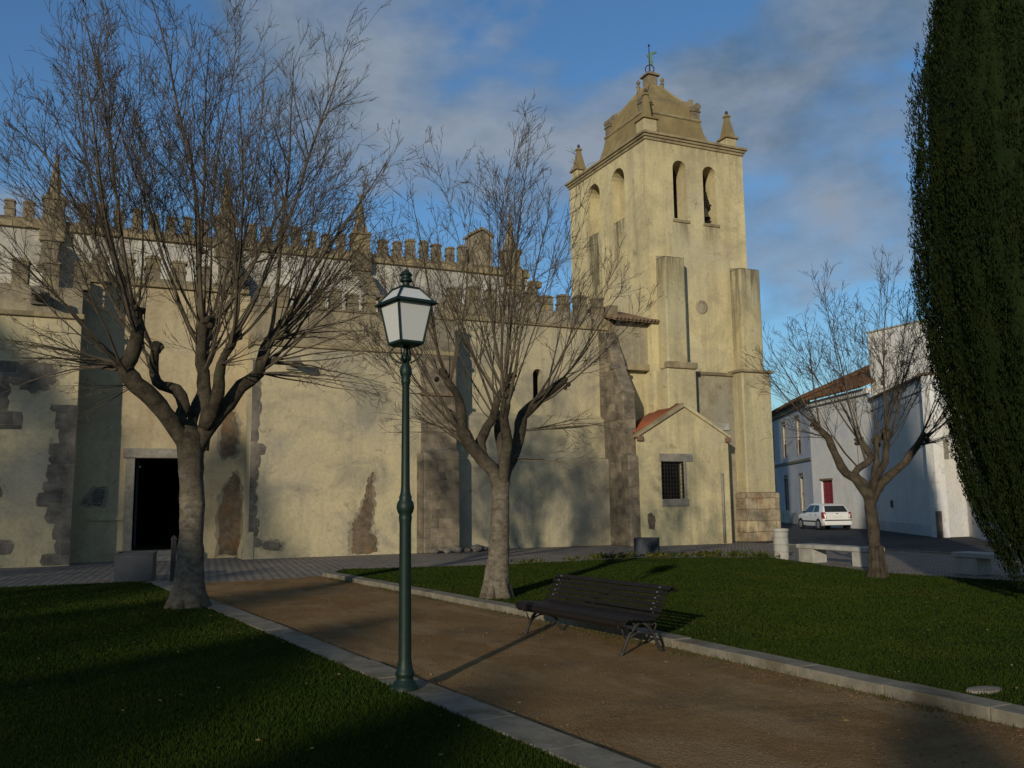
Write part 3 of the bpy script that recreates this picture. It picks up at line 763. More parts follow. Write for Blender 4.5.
# ------------------------------------------------------------------ tower
X0, X1, Y0, Y1, ZT = 19.84, 24.80, 30.10, 36.75, 16.52
front_holes = [arch(21.14, 21.84, 13.30, 15.84), arch(22.66, 23.36, 13.26, 15.80)]
side_holes = [arch(31.82, 32.92, 13.70, 16.05), arch(33.92, 35.12, 13.70, 16.05)]
tw = MB()
tw.panel(rect(X0, X1, 0, ZT), front_holes, FX(Y0), 0.75)
tw.panel(rect(Y0, Y1, 0, ZT), side_holes, FL(X0), 0.75)
tw.box(X1 - 0.05, X1, Y0 + 0.001, Y1, 0, ZT)
tw.panel(rect(X0, X1, 0, ZT), [], FX(Y1), 0)
tw.box(X0 + 0.05, X1 - 0.06, Y0 + 0.05, Y1 - 0.05, ZT - 0.06, ZT)
tower = part(tw, 'tower', 'plaster_tower', recalc=False)
# the room behind the bell openings: inner faces with matching openings
inn = MB()
inn.panel(rect(X0 + 0.75, X1 - 0.75, 12.9, ZT - 0.1), front_holes, FX(Y0 + 0.752), 0)
inn.panel(rect(Y0 + 0.75, Y1 - 0.75, 12.9, ZT - 0.1), side_holes, FL(X0 + 0.752), 0)
inn.add([(X0 + .7, Y0 + .7, 12.9), (X1 - .7, Y0 + .7, 12.9), (X1 - .7, Y1 - .7, 12.9), (X0 + .7, Y1 - .7, 12.9)], [(0, 1, 2, 3)])
inn.add([(X1 - .75, Y0 + .7, 12.9), (X1 - .75, Y1 - .7, 12.9), (X1 - .75, Y1 - .7, ZT - .1), (X1 - .75, Y0 + .7, ZT - .1)], [(0, 1, 2, 3)])
inn.add([(X0 + .7, Y1 - .75, 12.9), (X1 - .7, Y1 - .75, 12.9), (X1 - .7, Y1 - .75, ZT - .1), (X0 + .7, Y1 - .75, ZT - .1)], [(0, 1, 2, 3)])
inn.build('bell_chamber', 'plaster_dirty', tower, recalc=False)

# sills of the openings and the thin raised corner strip
for u in (21.49, 23.01):
    MB().box(u - 0.42, u + 0.42, Y0 - 0.05, Y0 + 0.3, 13.14, 13.27).build('sill', 'cornice', tower, bevel=0.02)
# corner buttresses of the tower
MB().box(20.15, 21.10, 29.45, Y0 + 0.02, 6.9, 11.42).build('corner_buttress', 'plaster_buttress', tower, bevel=0.05)
MB().prism([(29.45, 11.42), (Y0, 11.42), (Y0, 11.58)], lambda u, v, d: (d, u, v), 20.15, 21.10).build('coping', 'plaster_dirty', tower)
MB().box(20.0, 21.35, 29.30, Y0 + 0.02, 0, 6.85).build('corner_buttress', 'plaster_buttress', tower, bevel=0.04)
MB().box(23.86, 24.88, 29.42, Y0 + 0.02, 6.95, 11.28).build('corner_buttress', 'plaster_buttress', tower, bevel=0.05)
MB().prism([(29.42, 11.28), (Y0, 11.28), (Y0, 11.42)], lambda u, v, d: (d, u, v), 23.86, 24.88).build('coping', 'plaster_dirty', tower)
MB().prism([(23.62, 1.95), (25.08, 1.95), (25.08, 6.9), (23.62, 6.9)], FX(29.30), 0, 0.85).box(24.9, 25.09, 30.1, 31.4, 1.95, 6.9).build('corner_buttress', 'plaster_buttress', tower, bevel=0.05)
MB().box(23.50, 25.20, 29.22, Y0 + 0.05, 0, 1.95).box(25.0, 25.21, 30.0, 31.5, 0, 1.95).build('buttress_base', 'ashlar_base', tower, bevel=0.05)
# thicker, darker lower storey and its ledges
MB().box(21.30, 23.66, 29.92, Y0 + 0.02, 0, 6.74).build('lower_wall', 'plaster_dirty', tower, bevel=0.02)
MB().box(21.30, 23.66, 29.84, Y0 + 0.02, 6.74, 6.88).build('ledge', 'cornice', tower, bevel=0.03)
MB().box(23.54, 25.22, 29.20, 31.3, 6.86, 6.98).build('ledge', 'cornice', tower, bevel=0.03)
MB().box(19.98, 21.40, 29.22, 29.5, 6.85, 7.12).box(18.5, 19.98, 30.30, 30.6, 6.85, 7.12).build('ledge', 'cornice', tower, bevel=0.04)
# plaster block course with a small opening and its pale lintel
MB().box(22.45, 23.30, 29.84, 29.95, 4.50, 4.78).build('lintel', 'concrete_pale', tower, bevel=0.01)
MB().box(22.60, 23.02, 29.90, 29.918, 4.14, 4.50).build('vent_opening', 'dark', tower)
# round plaque
med = MB().lathe([(0.30, 0), (0.30, 0.03), (0.22, 0.05), (0.2, 0.02), (0.02, 0.02)], 0, 0, 20).build('medallion', 'plaster_dirty', tower, loc=(22.33, Y0 + 0.005, 9.63))
med.rotation_euler = (R(90), 0, 0)
# drain pipe
MB().tube([(21.22, Y0 - 0.09, 10.95), (21.22, Y0 - 0.09, 7.2), (21.50, 29.78, 6.9), (21.50, 29.78, 3.9)], 0.065, 8).build('drain_pipe', 'pipe_grey', tower, smooth=True)

# cornice
cor = MB().box(X0 - 0.06, X1 + 0.06, Y0 - 0.06, Y1 + 0.06, ZT, ZT + 0.12)
cor.box(X0 - 0.12, X1 + 0.12, Y0 - 0.12, Y1 + 0.12, ZT + 0.12, ZT + 0.22).box(X0 - 0.19, X1 + 0.19, Y0 - 0.19, Y1 + 0.19, ZT + 0.22, ZT + 0.34)
cor.build('cornice', 'cornice', tower, bevel=0.03)
ZC = ZT + 0.34
# corner finials
for fx, fy, h, w in ((20.16, 30.46, 1.95, 0.31), (24.40, 30.52, 1.72, 0.27), (20.16, 36.36, 1.72, 0.27), (24.40, 36.36, 1.72, 0.27)):
    hb = 0.48 if w < 0.3 else 0.62
    f = MB().box(fx - w, fx + w, fy - w, fy + w, ZC, ZC + hb).build('finial', 'plaster_buttress', tower, bevel=0.02)
    k = w + 0.08
    s = MB().box(fx - k, fx + k, fy - k, fy + k, ZC + hb, ZC + hb + 0.09)
    s.loft([[(fx + a * r, fy + b * r, z) for a, b in ((-1, -1), (1, -1), (1, 1), (-1, 1))] for z, r in ((ZC + hb + 0.09, w if w < 0.3 else 0.2), (ZC + hb + 0.2, w * 0.86 if w < 0.3 else 0.17), (ZC + h - 0.2, 0.085), (ZC + h - 0.18, 0.14), (ZC + h - 0.1, 0.13), (ZC + h - 0.04, 0.05))])
    s.build('spire', 'towerroof', f, bevel=0.015)
    zk = ZC + h - 0.05
    MB().lathe([(0.01, zk), (0.06, zk + 0.04), (0.075, zk + 0.09), (0.05, zk + 0.15), (0.01, zk + 0.19)], fx, fy, 10).build('knob', 'bronze', f)
# roof: skirt, ledge, then a concave pyramid with scrolled corner blocks
cx, cy = 21.95, 32.75
hx, hy = 1.60, 1.75
def sq(sx, sy, z): return [(cx - sx, cy - sy, z), (cx + sx, cy - sy, z), (cx + sx, cy + sy, z), (cx - sx, cy + sy, z)]
sk = MB().loft([sq(hx + 0.24, hy + 0.30, ZC), sq(hx + 0.08, hy + 0.10, ZC + 0.45), sq(hx - 0.05, hy - 0.05, ZC + 0.95), sq(hx - 0.12, hy - 0.12, 18.24)])
roof = sk.build('tower_roof', 'towerroof', tower, bevel=0.02)
MB().loft([sq(hx - 0.10, hy - 0.10, 18.24), sq(hx - 0.06, hy - 0.06, 18.30), sq(hx - 0.10, hy - 0.10, 18.37)]).build('ledge', 'cornice', roof, bevel=0.015)
zq = lambda z: 18.37 + (z - 18.37) * 0.83
rings = []
for z, k in ((18.37, 0.88), (18.7, 0.87), (19.05, 0.84), (19.3, 0.74), (19.6, 0.58), (20.0, 0.42), (20.4, 0.29), (20.72, 0.19)):
    rings.append(sq(hx * k, hy * k - 0.05 * (1 - k), zq(z)))
MB().loft(rings).build('concave_roof', 'towerroof', roof)
for sx in (-1, 1):
    for sy in (-1, 1):
        ax, ay = cx + sx * (hx - 0.34), cy + sy * (hy - 0.34)
        m = MB().box(ax - 0.21, ax + 0.21, ay - 0.21, ay + 0.21, 18.37, 18.98)
        m.tube([(ax + sx * 0.10, ay - 0.25, 18.98), (ax + sx * 0.10, ay + 0.25, 18.98)], 0.17, 12)
        m.box(ax - 0.26, ax + 0.26, ay - 0.26, ay + 0.26, 18.72, 18.79)
        m.build('scroll_block', 'merlon', roof, bevel=0.02)
        bx, by = cx + sx * (hx * 0.66), cy + sy * (hy * 0.66)
        MB().prism([(-.30, 0), (.24, 0), (.26, .62), (.12, .66), (-.02, .58), (-.22, .62)], lambda u, v, d: (bx + sx * u * 0.71, by + sy * u * 0.71 + d, 18.72 + v), -0.16, 0.16).build('scroll_block', 'merlon', roof, bevel=0.02)
# corner ribs rise into shaped hips
for sx in (-1, 1):
    for sy in (-1, 1):
        pts = [(cx + sx * (hx * k), cy + sy * (hy * k - 0.05), zq(z) + 0.02) for z, k in ((19.05, 0.85), (19.3, 0.75), (19.6, 0.59), (20.0, 0.43), (20.4, 0.29), (20.72, 0.18))]
        MB().tube(pts, 0.07, 6).build('hip_rib', 'towerroof', roof)
ped = MB().box(cx - 0.24, cx + 0.24, cy - 0.24, cy + 0.24, 20.2, 20.82).box(cx - 0.34, cx + 0.34, cy - 0.34, cy + 0.34, 20.82, 20.90).box(cx - 0.22, cx + 0.22, cy - 0.22, cy + 0.22, 20.90, 21.0).build('pedestal', 'merlon', roof, bevel=0.015)
for sx in (-1, 1):
    MB().lathe([(0.09, 19.9), (0.07, 20.38), (0.10, 20.42), (0.04, 20.5), (0.09, 20.58), (0.10, 20.64), (0.05, 20.72), (0.01, 20.76)], cx + sx * 0.42, cy - sx * 0.34, 10).build('urn', 'merlon', ped)
# weathervane: hoop, rod, copper figure
vz = 21.0
vane = MB().tube([(cx, cy, vz), (cx, cy, vz + 1.36)], [0.035, 0.02], 6)
ring = [(cx + 0.17 * math.cos(a), cy - 0.1 * math.cos(a), vz + 0.22 + 0.2 * math.sin(a)) for a in [2 * math.pi * i / 16 for i in range(17)]]
vane.tube(ring, 0.025, 5)
vane.lathe([(0.01, vz + 1.3), (0.05, vz + 1.34), (0.05, vz + 1.38), (0.01, vz + 1.44)], cx - 0.0, cy, 8)
vn = vane.build('weathervane', 'iron_dark', roof)
fig = MB().prism([(-.05, .0), (.10, .0), (.15, .1), (.16, .18), (.10, .17), (.12, .45), (.20, .52), (.33, .55), (.30, .64), (.14, .62), (.05, .60), (-.04, .52), (-.12, .46), (-.16, .50), (-.12, .40), (-.06, .36)],
                 lambda u, v, d: (cx + 0.03 + u * 0.85 + d * 0.4, cy - u * 0.45 + d, vz + 0.44 + v), -0.03, 0.03).build('figure', 'verdigris', vn, bevel=0.01)

# gabled annex in front of the tower
GX0, GX1, GY = 18.33, 22.45, 28.90
gab = [(GX0, 0), (GX1, 0), (GX1, 4.12), (20.38, 5.28), (GX0, 4.12)]
win = rect(19.28, 20.30, 1.74, 3.16)
an = MB().panel(gab, [win], FX(GY), 0.30)
an.box(GX0, GX0 + 0.04, GY + 0.001, 29.13, 0, 4.12).box(GX1 - 0.2, GX1, GY + 0.001, 30.0, 0, 4.12)
annex = part(an, 'annex', 'plaster_tower', recalc=False)
MB().box(19.1, 20.5, GY + 0.28, GY + 0.34, 1.6, 3.3).build('window_interior', 'dark', annex)
MB().box(19.20, 20.72, GY - 0.035, GY + 0.1, 3.16, 3.46).build('lintel', 'lintel', annex, bevel=0.012)
MB().box(19.28, 20.48, GY - 0.045, GY + 0.1, 1.46, 1.74).build('sill', 'lintel', annex, bevel=0.012)
MB().box(20.30, 20.42, GY - 0.025, GY + 0.1, 1.74, 3.16).build('jamb', 'lintel', annex, bevel=0.01)
gm = MB()
for i in range(8): gm.tube([(19.34 + i * 0.13, GY + 0.06, 1.72), (19.34 + i * 0.13, GY + 0.06, 3.18)], 0.011, 5)
for i in range(9): gm.tube([(19.26, GY + 0.045, 1.86 + i * 0.15), (20.33, GY + 0.045, 1.86 + i * 0.15)], 0.010, 5)
gm.build('window_grille', 'iron_dark', annex)
for s, e in ((-1, GX0), (1, GX1)):
    a, b = (20.38, 5.28), (e + s * 0.12, 4.06)
    MB().prism([a, b, (b[0], b[1] + 0.10), (b[0] - s * 0.06, b[1] + 0.14), (a[0], a[1] + 0.16)], FX(GY - 0.10), 0, 0.34).build('gable_coping', 'cornice' if s < 0 else 'plaster_tower', annex, bevel=0.015)
    MB().prism([(20.38, 5.30), (20.38, 5.42), (e - s * 0.02, 4.28), (e - s * 0.02, 4.16)], FX(GY + 0.24), 0, 1.44 if s < 0 else 0.9).build('annex_roof', 'tile', annex)
    rw = MB()
    for i in range(8 if s < 0 else 5):
        yy = GY + 0.30 + i * 0.17
        rw.tube([(e + s * 0.02, yy, 4.26), (20.38 + s * 0.03, yy, 5.41)], 0.055, 6)
    rw.build('tile_row', 'tile', annex, smooth=True)
    MB().box(e - 0.08 if s < 0 else e - 0.14, e + 0.14 if s < 0 else e + 0.08, GY - 0.12, GY + 0.05, 3.92, 4.12).build('kneeler', 'rust', annex, bevel=0.02)
MB().tube([(22.05, GY - 0.07, 0.05), (22.05, GY - 0.07, 2.72)], 0.055, 8).build('drain_pipe', 'pipe_grey', annex, smooth=True)
MB().prism(blob(random.Random(33), 18.75, 0.95, [(-.12, -.3), (.15, -.35), (.2, .1), (.05, .3), (-.15, .25)], 0.03), FX(GY), -0.01, 0.03).build('bare_masonry', 'rubble_brown', annex)

# bells hang in the tower openings
def bell(x, y, z, s, label):
    t = thing('church_bell', label, 'bell', (x, y, z))
    prof = [(0.02, 0.62), (0.12, 0.60), (0.17, 0.50), (0.20, 0.30), (0.25, 0.12), (0.34, 0.0), (0.31, 0.0), (0.22, 0.12)]
    MB().lathe([(r * s, q * s) for r, q in prof], 0, 0, 20).build('bell_body', 'bronze', t, smooth=True, local=True)
    MB().box(-0.34 * s, 0.34 * s, -0.12 * s, 0.12 * s, 0.62 * s, 1.05 * s, 0.1 * s).box(-0.2 * s, 0.2 * s, -0.10 * s, 0.10 * s, 1.05 * s, 1.5 * s, 0.06 * s).tube([(-0.55 * s, 0, 0.8 * s), (0.55 * s, 0, 0.8 * s)], 0.04 * s, 8).build('headstock', 'benchwood', t, bevel=0.01, local=True)
    MB().tube([(0, 0, 0.5 * s), (0, 0, -0.08 * s)], [0.015 * s, 0.05 * s], 8).build('clapper', 'iron_dark', t, local=True)
bell(22.98, Y0 + 0.42, 13.62, 0.80, 'bronze bell hanging in the right-hand front arch of the tower')


# ------------------------------------------------------------------ loose rubble at the buttress foot
rubble_xy = [(10.3, 29.25, .17), (10.75, 29.2, .14), (11.15, 29.3, .20), (11.55, 29.35, .15), (11.95, 29.5, .22), (12.25, 29.7, .17), (12.55, 30.0, .13), (11.75, 29.1, .10)]
for i, (x, y, r) in enumerate(rubble_xy):
    rr = random.Random(i + 70); bm = bmesh.new(); bmesh.ops.create_icosphere(bm, subdivisions=2, radius=r)
    for v in bm.verts: v.co *= rr.uniform(0.82, 1.1); v.co.z *= 0.7
    me = bpy.data.meshes.new('rubble_stone'); bm.to_mesh(me); bm.free(); me.materials.append(MT['lintel' if i in (1,) else 'stone_grey'])
    o = bpy.data.objects.new('rubble_stone', me); COL.objects.link(o); o.location = (x, y, r * 0.5); o.rotation_euler = (0, 0, rr.uniform(0, 6))
    tag(o, 'loose broken stone lying at the foot of the stone buttress behind the lamp', 'stone', 'loose stones at the buttress foot')

# ------------------------------------------------------------------ white buildings across the road
WC = [(46.5 + 10, 54.6 + 17), (46.4, 54.6), (39.95, 43.3), (37.6, 36.05), (32.1, 27.5), (33.9, 27.52), (28.2, 21.4)]


def wall_fn(a, b):
    a = Vector((*a, 0)); b = Vector((*b, 0)); t = (b - a).normalized(); n = Vector((-t.y, t.x, 0))
    if n.dot(Vector((-1, -0.3, 0))) < 0: n = -n
    return (lambda u, v, d: tuple(a + t * u - n * d + Vector((0, 0, v)))), (b - a).length


# farthest: two storey house in blue grey limewash
hs = thing('town_house', 'two storey blue grey house beyond the parked car with brown shuttered windows', 'house', (42, 48, 0))
fn, L = wall_fn(WC[2], WC[0])
W1 = [rect(u, u + 1.1, 4.6, 6.9) for u in (2.8, 7.6, 12.4, 17.2)]
W0 = [rect(u, u + 1.1, 0.9, 3.1) for u in (2.6, 7.6, 12.4, 17.2)]
MB().panel(rect(0, L, 0, 7.9), W1 + W0, fn, 0.22).build('wall', 'plaster_bluegrey', hs, recalc=False)
MB().prism(rect(-0.02, L, 4.05, 4.22), fn, -0.07, 0.1).build('string_course', 'concrete', hs)
MB().prism(rect(-0.02, L, 7.55, 7.9), fn, -0.16, 0.1).build('cornice', 'concrete', hs, bevel=0.03)
MB().prism(rect(0, L, 0, 0.75), fn, -0.03, 0.1).build('plinth', 'plaster_grey', hs)
for hl in W1 + W0:
    u0, u1, v0, v1 = hl[0][0], hl[1][0], hl[0][1], hl[2][1]
    w = MB().prism(rect(u0, u1, v0, v1), fn, 0.16, 0.2).build('window', 'curtain', hs)
    fr = MB()
    for r_ in (rect(u0, u0 + .08, v0, v1), rect(u1 - .08, u1, v0, v1), rect(u0 + .08, u1 - .08, v1 - .08, v1), rect(u0 + .08, u1 - .08, (v0 + v1) / 2 - .04, (v0 + v1) / 2 + .04), rect((u0 + u1) / 2 - .03, (u0 + u1) / 2 + .03, v0, (v0 + v1) / 2 - .04)):
        fr.prism(r_, fn, 0.11, 0.16)
    fr.build('window_frame', 'lintel', w)
    su = MB()
    for r_ in (rect(u0 - .14, u0, v0 - .1, v1 + .1), rect(u1, u1 + .14, v0 - .1, v1 + .1), rect(u0 - .14, u1 + .14, v1 + .1, v1 + .26)): su.prism(r_, fn, -0.03, 0.05)
    su.build('window_surround', 'concrete', w)
    if v0 > 4: MB().prism(rect(u0 + .08, u1 - .08, v0, v0 + 0.95), fn, 0.06, 0.10).build('shutter', 'shutter', w)
MB().prism([(-0.42, 7.9), (-0.42, 7.98), (5.0, 10.3), (5.0, 10.1)], lambda u, v, d: fn(d, v, u), -0.2, L).build('roof', 'tile_old', hs)
rw = MB()
for i in range(60): rw.tube([fn(0.1 + i * 0.5, 8.0, -0.46), fn(0.1 + i * 0.5, 10.25, 4.8)], 0.1, 5)
rw.build('tile_row', 'tile_old', hs, smooth=True)
MB().prism([fnp for fnp in [(0.3, 0), (0.3, 7.9), (5.0, 10.1), (9, 7.9), (9, 0)]], lambda u, v, d: fn(d, v, u), L - 0.3, L).build('gable_wall', 'plaster_bluegrey', hs)

# middle: white house with the red door
ho = thing('white_house', 'white limewashed house with small red door behind the parked car', 'house', (38.8, 39.7, 0))
fn, L = wall_fn(WC[3], WC[2])
rd = rect(5.0, 6.5, 1.0, 2.75)
MB().panel(rect(0, L, 0, 7.6), [rd], fn, 0.25).prism(rect(L - 0.02, L, 0, 7.6), fn, 0.01, 6).build('wall', 'plaster_white', ho, recalc=False)
dd = MB().prism(rd, fn, 0.14, 0.2).build('door', 'reddoor', ho)
MB().prism(rect(5.72, 5.78, 1.0, 2.75), fn, 0.11, 0.14).prism(rect(5.05, 6.45, 1.85, 1.91), fn, 0.115, 0.14).build('batten', 'reddoor', dd)
MB().prism(rect(4.9, 6.6, 2.75, 2.87), fn, -0.03, 0.1).build('lintel', 'rust', ho)
MB().prism(rect(0, L + 0.05, 7.3, 7.62), fn, -0.18, 0.1).build('cornice', 'plaster_white', ho, bevel=0.03)
MB().prism([(-0.45, 7.62), (-0.45, 7.70), (4.6, 9.9), (4.6, 9.75)], lambda u, v, d: fn(d, v, u), 0.0, L + 0.25).build('roof', 'tile_old', ho)
rw = MB()
for i in range(16): rw.tube([fn(0.2 + i * 0.48, 7.72, -0.5), fn(0.2 + i * 0.48, 9.85, 4.5)], 0.1, 5)
rw.build('tile_row', 'tile_old', ho, smooth=True)

# near: low white block, shaded face and lit face, with a taller block set back
hn = thing('white_warehouse', 'windowless white building with taller flat block on top, left of the cypress', 'building', (33, 28, 0))
fn, L = wall_fn(WC[4], WC[3])
MB().prism(rect(0, L, 0, 6.9), fn, 0, 0.4).build('wall', 'plaster_white', hn)
MB().prism(rect(0, L, 0, 0.5), fn, -0.025, 0.1).build('plinth', 'plaster_bluegrey', hn)
MB().prism(rect(-0.05, L + .05, 6.9, 7.02), fn, -0.14, 0.5).build('coping', 'rust', hn, bevel=0.02)
MB().prism(rect(-0.02, L, 6.35, 6.5), fn, -0.06, 0.1).build('string_course', 'plaster_white', hn)
MB().prism(rect(7.0, 7.22, 1.2, 1.55), fn, -0.08, 0.02).build('meter_box', 'iron_dark', hn)
MB().box(37.95, 48, 20, 36.3, 0, 10.65).build('tall_block', 'plaster_white', hn, bevel=0.03)
MB().box(37.89, 48.1, 19.9, 36.36, 10.65, 10.73).build('coping', 'concrete_pale', hn)
for u, v in ((35.3, 7.7), (33.9, 8.6), (32.2, 8.6), (35.0, 9.3)): MB().box(37.925, 38.0, u, u + 0.26, v, v + 0.24).build('vent_opening', 'stone_grey', hn)
MB().box(32.1, 34.2, 27.50, 27.9, 0, 6.9).build('wall', 'plaster_white', hn)
MB().box(32.02, 34.2, 27.40, 28.0, 6.9, 7.02).build('coping', 'rust', hn, bevel=0.02)
MB().box(32.7, 32.95, 27.46, 27.52, 3.3, 4.1).build('vent_grille', 'lintel', hn)
MB().box(32.0, 32.2, 27.40, 27.55, 0.0, 1.1).build('corner_guard', 'stone_grey', hn)
fn2, L2 = wall_fn(WC[6], WC[5])
MB().prism(rect(0, L2, 0, 5.6), fn2, 0.0, 0.4).build('yard_wall', 'plaster_white', hn)
MB().prism(rect(0, L2, 5.6, 5.72), fn2, -0.08, 0.45).build('coping', 'rust', hn, bevel=0.02)

# ------------------------------------------------------------------ trees
def nrm(v): return v.normalized() if v.length > 1e-9 else Vector((0, 0, 1))


def bare_tree(name, label, base, limbs, shoots, seed, env, group='pollarded bare trees on the lawns', trunk_r=(0.33, 0.235, 0.21, 0.22), drooping=(), rmin=0.0040, dens=1.0, shoot_mul=1.5, limb_k=0.80, trunk_k=0.93, bark='bark', rz=None):
    """pollarded tree: limbs are (u, w, z, r) chains; every shoot cluster fans upward into long bare stems.
       env = (centre z, radius, height above centre) of the crown."""
    rng = random.Random(seed)
    a = math.atan2(base[0], base[1]) if rz is None else rz
    root = thing(name, label, 'tree', (base[0], base[1], base[2]), -a, group)
    tr = MB(); centre = []
    for li, l in enumerate(limbs):
        P = [Vector(p[:3]) for p in l]; rr = [p[3] * (limb_k if li else trunk_k) for p in l]
        # subdivide with a smooth knotty wobble
        pts = []; rad = []
        for i in range(len(P) - 1):
            k = max(2, int((P[i + 1] - P[i]).length / 0.14))
            for j in range(k):
                t = j / k
                p0 = P[max(i - 1, 0)]; p1 = P[i]; p2 = P[i + 1]; p3 = P[min(i + 2, len(P) - 1)]
                q = 0.5 * ((2 * p1) + (p2 - p0) * t + (2 * p0 - 5 * p1 + 4 * p2 - p3) * t * t + (3 * p1 - p0 - 3 * p2 + p3) * t ** 3)
                w = 0.012 if li else 0.006
                pts.append(q + Vector((rng.uniform(-w, w), rng.uniform(-w, w), 0)))
                rad.append((rr[i] * (1 - t) + rr[i + 1] * t) * rng.uniform(0.94, 1.08))
        pts.append(P[-1]); rad.append(rr[-1] * 1.05)
        pts.append(P[-1] + (P[-1] - P[-2]).normalized() * rr[-1] * 0.6); rad.append(rr[-1] * 0.55)
        tr.tube(pts, rad, 12)
        if li: centre += pts[:-1]
        # knuckle swellings
        if li:
            for _ in range(5):
                q = P[-1] + Vector((rng.uniform(-.10, .10), rng.uniform(-.10, .10), rng.uniform(-.16, .04)))
                rr_ = rr[-1] * rng.uniform(0.55, 0.85)
                tr.tube([q - Vector((0, 0, rr_)), q - Vector((0, 0, rr_ * .5)), q + Vector((0, 0, rr_ * .4)), q + Vector((0, 0, rr_))], [rr_ * .3, rr_ * .95, rr_, rr_ * .3], 8)
    # root flare
    for k in range(7):
        g = 2 * math.pi * k / 7 + rng.uniform(-.3, .3); r0 = trunk_r[0] * 0.88
        tr.tube([(math.cos(g) * r0 * .55, math.sin(g) * r0 * .55, 0.62), (math.cos(g) * r0 * .70, math.sin(g) * r0 * .70, 0.22), (math.cos(g) * r0 * 0.95, math.sin(g) * r0 * 0.95, -0.05)], [0.03 + 0.04 * r0, r0 * 0.30, r0 * 0.42], 7)
    from mathutils import noise as mn
    vs = []
    for v in tr.v:
        q = Vector(v)
        o = mn.noise_vector(q * 3.1 + Vector((seed, 0, 0))) * 0.030 + mn.noise_vector(q * 8.0 + Vector((0, seed, 0))) * 0.016
        k = 1.0 if q.z > 1.6 else 0.55
        vs.append(tuple(q + o * k))
    tr.v = vs
    tr.build('trunk', bark, root, smooth=True, local=True)
    zc, RR, HH = env
    tw = MB()

    def grow(p, d, L, r, lvl, up, jit, maxl, final=None):
        n = max(2, int(L / (0.42 if lvl == 0 else 0.22)))
        seg = L / n; pts = [p]; rads = [r]; dirs = [d]
        for i in range(n):
            if final is not None and seg * i < 1.3: d = nrm(d.lerp(final, 0.38))
            d = nrm(d + Vector((rng.uniform(-1, 1), rng.uniform(-1, 1), rng.uniform(-1, 1))) * jit + Vector((0, 0, up)))
            p = p + d * seg; pts.append(p); dirs.append(d)
            rads.append(max(r * (1 - 0.88 * (i + 1) / n), rmin * 0.8))
        tw.tube(pts, rads, 6 if r > 0.03 else (4 if r > 0.012 else 3), cap=False)
        if lvl >= maxl: return
        cd = (2.6, 4.6, 6.5)[min(lvl, 2)] * dens
        nc = int(L * cd + rng.random())
        for _ in range(nc):
            t = 0.22 + 0.76 * rng.random() ** 0.75 if lvl == 0 else rng.uniform(0.12, 0.98)
            i = min(int(t * n), n - 1); f = t * n - i
            q = pts[i].lerp(pts[i + 1], f); dd = dirs[i + 1]
            ax = nrm(dd.cross(Vector((rng.uniform(-1, 1), rng.uniform(-1, 1), rng.uniform(-1, 1)))))
            ang = rng.uniform(0.30, 0.75)
            cd_ = nrm(Matrix.Rotation(ang, 3, ax) @ dd)
            rl = rads[i]
            cl = L * (1.1 - 0.75 * t) * rng.uniform(0.25, 0.55) if lvl == 0 else L * (1.1 - 0.7 * t) * rng.uniform(0.3, 0.6)
            cl = max(0.12, min(cl, 2.5))
            grow(q, cd_, cl, max(rl * rng.uniform(0.4, 0.62), rmin), lvl + 1, 0.045, 0.21, maxl)

    for (u, w, z, n, r0, spread, lean) in shoots:
        c = Vector((u, w, z))
        for k in range(int(n * shoot_mul)):
            g = rng.uniform(0, 2 * math.pi)
            s = spread * 1.0 * math.sqrt(rng.random())
            d = nrm(Vector((lean[0] * 1.1 + s * math.cos(g), lean[1] * 1.1 + s * math.sin(g), 1.0)))
            # distance to the crown envelope
            o = c - Vector((0, 0, zc)); A = Vector((1 / RR, 1 / RR, 1 / HH))
            oo = Vector((o.x * A.x, o.y * A.y, o.z * A.z)); dd = Vector((d.x * A.x, d.y * A.y, d.z * A.z))
            aa = dd.dot(dd); bb = oo.dot(dd); cc = oo.dot(oo) - 1
            disc = bb * bb - aa * cc
            L = (-bb + math.sqrt(disc)) / aa if disc > 0 else 2.0
            L = max(0.8, L * rng.uniform(0.66, 1.02))
            big = rng.random()
            start_d = nrm(Vector((d.x * 1.6 + rng.uniform(-.3, .3), d.y * 1.6 + rng.uniform(-.3, .3), d.z * 0.6)))
            p0 = c + Vector((rng.uniform(-.08, .08), rng.uniform(-.08, .08), rng.uniform(-.55, .05)))
            p0 = min(centre, key=lambda q: (q - p0).length_squared).copy()      # every stem starts inside a limb
            grow(p0, nrm(start_d), L, (r0 * rng.uniform(0.78, 1.02) if k < 3 else r0 * (0.24 + 0.36 * big * big)) * min(1, L / 4 + 0.25), 0, 0.012, 0.085, 3, final=d)
    for (u, w, z, du, dw, dz, L, r) in drooping:
        for k in range(5):
            d = nrm(Vector((du + rng.uniform(-.25, .25), dw + rng.uniform(-.5, .5), dz + rng.uniform(-.25, .2))))
            q0 = Vector((u, w, z)); q0 = min(centre, key=lambda q: (q - q0).length_squared).copy()
            grow(q0, d, L * rng.uniform(0.7, 1.1), r, 0, -0.035, 0.13, 3)
    tw.build('crown', 'twig', root, local=True, recalc=False)
    return root


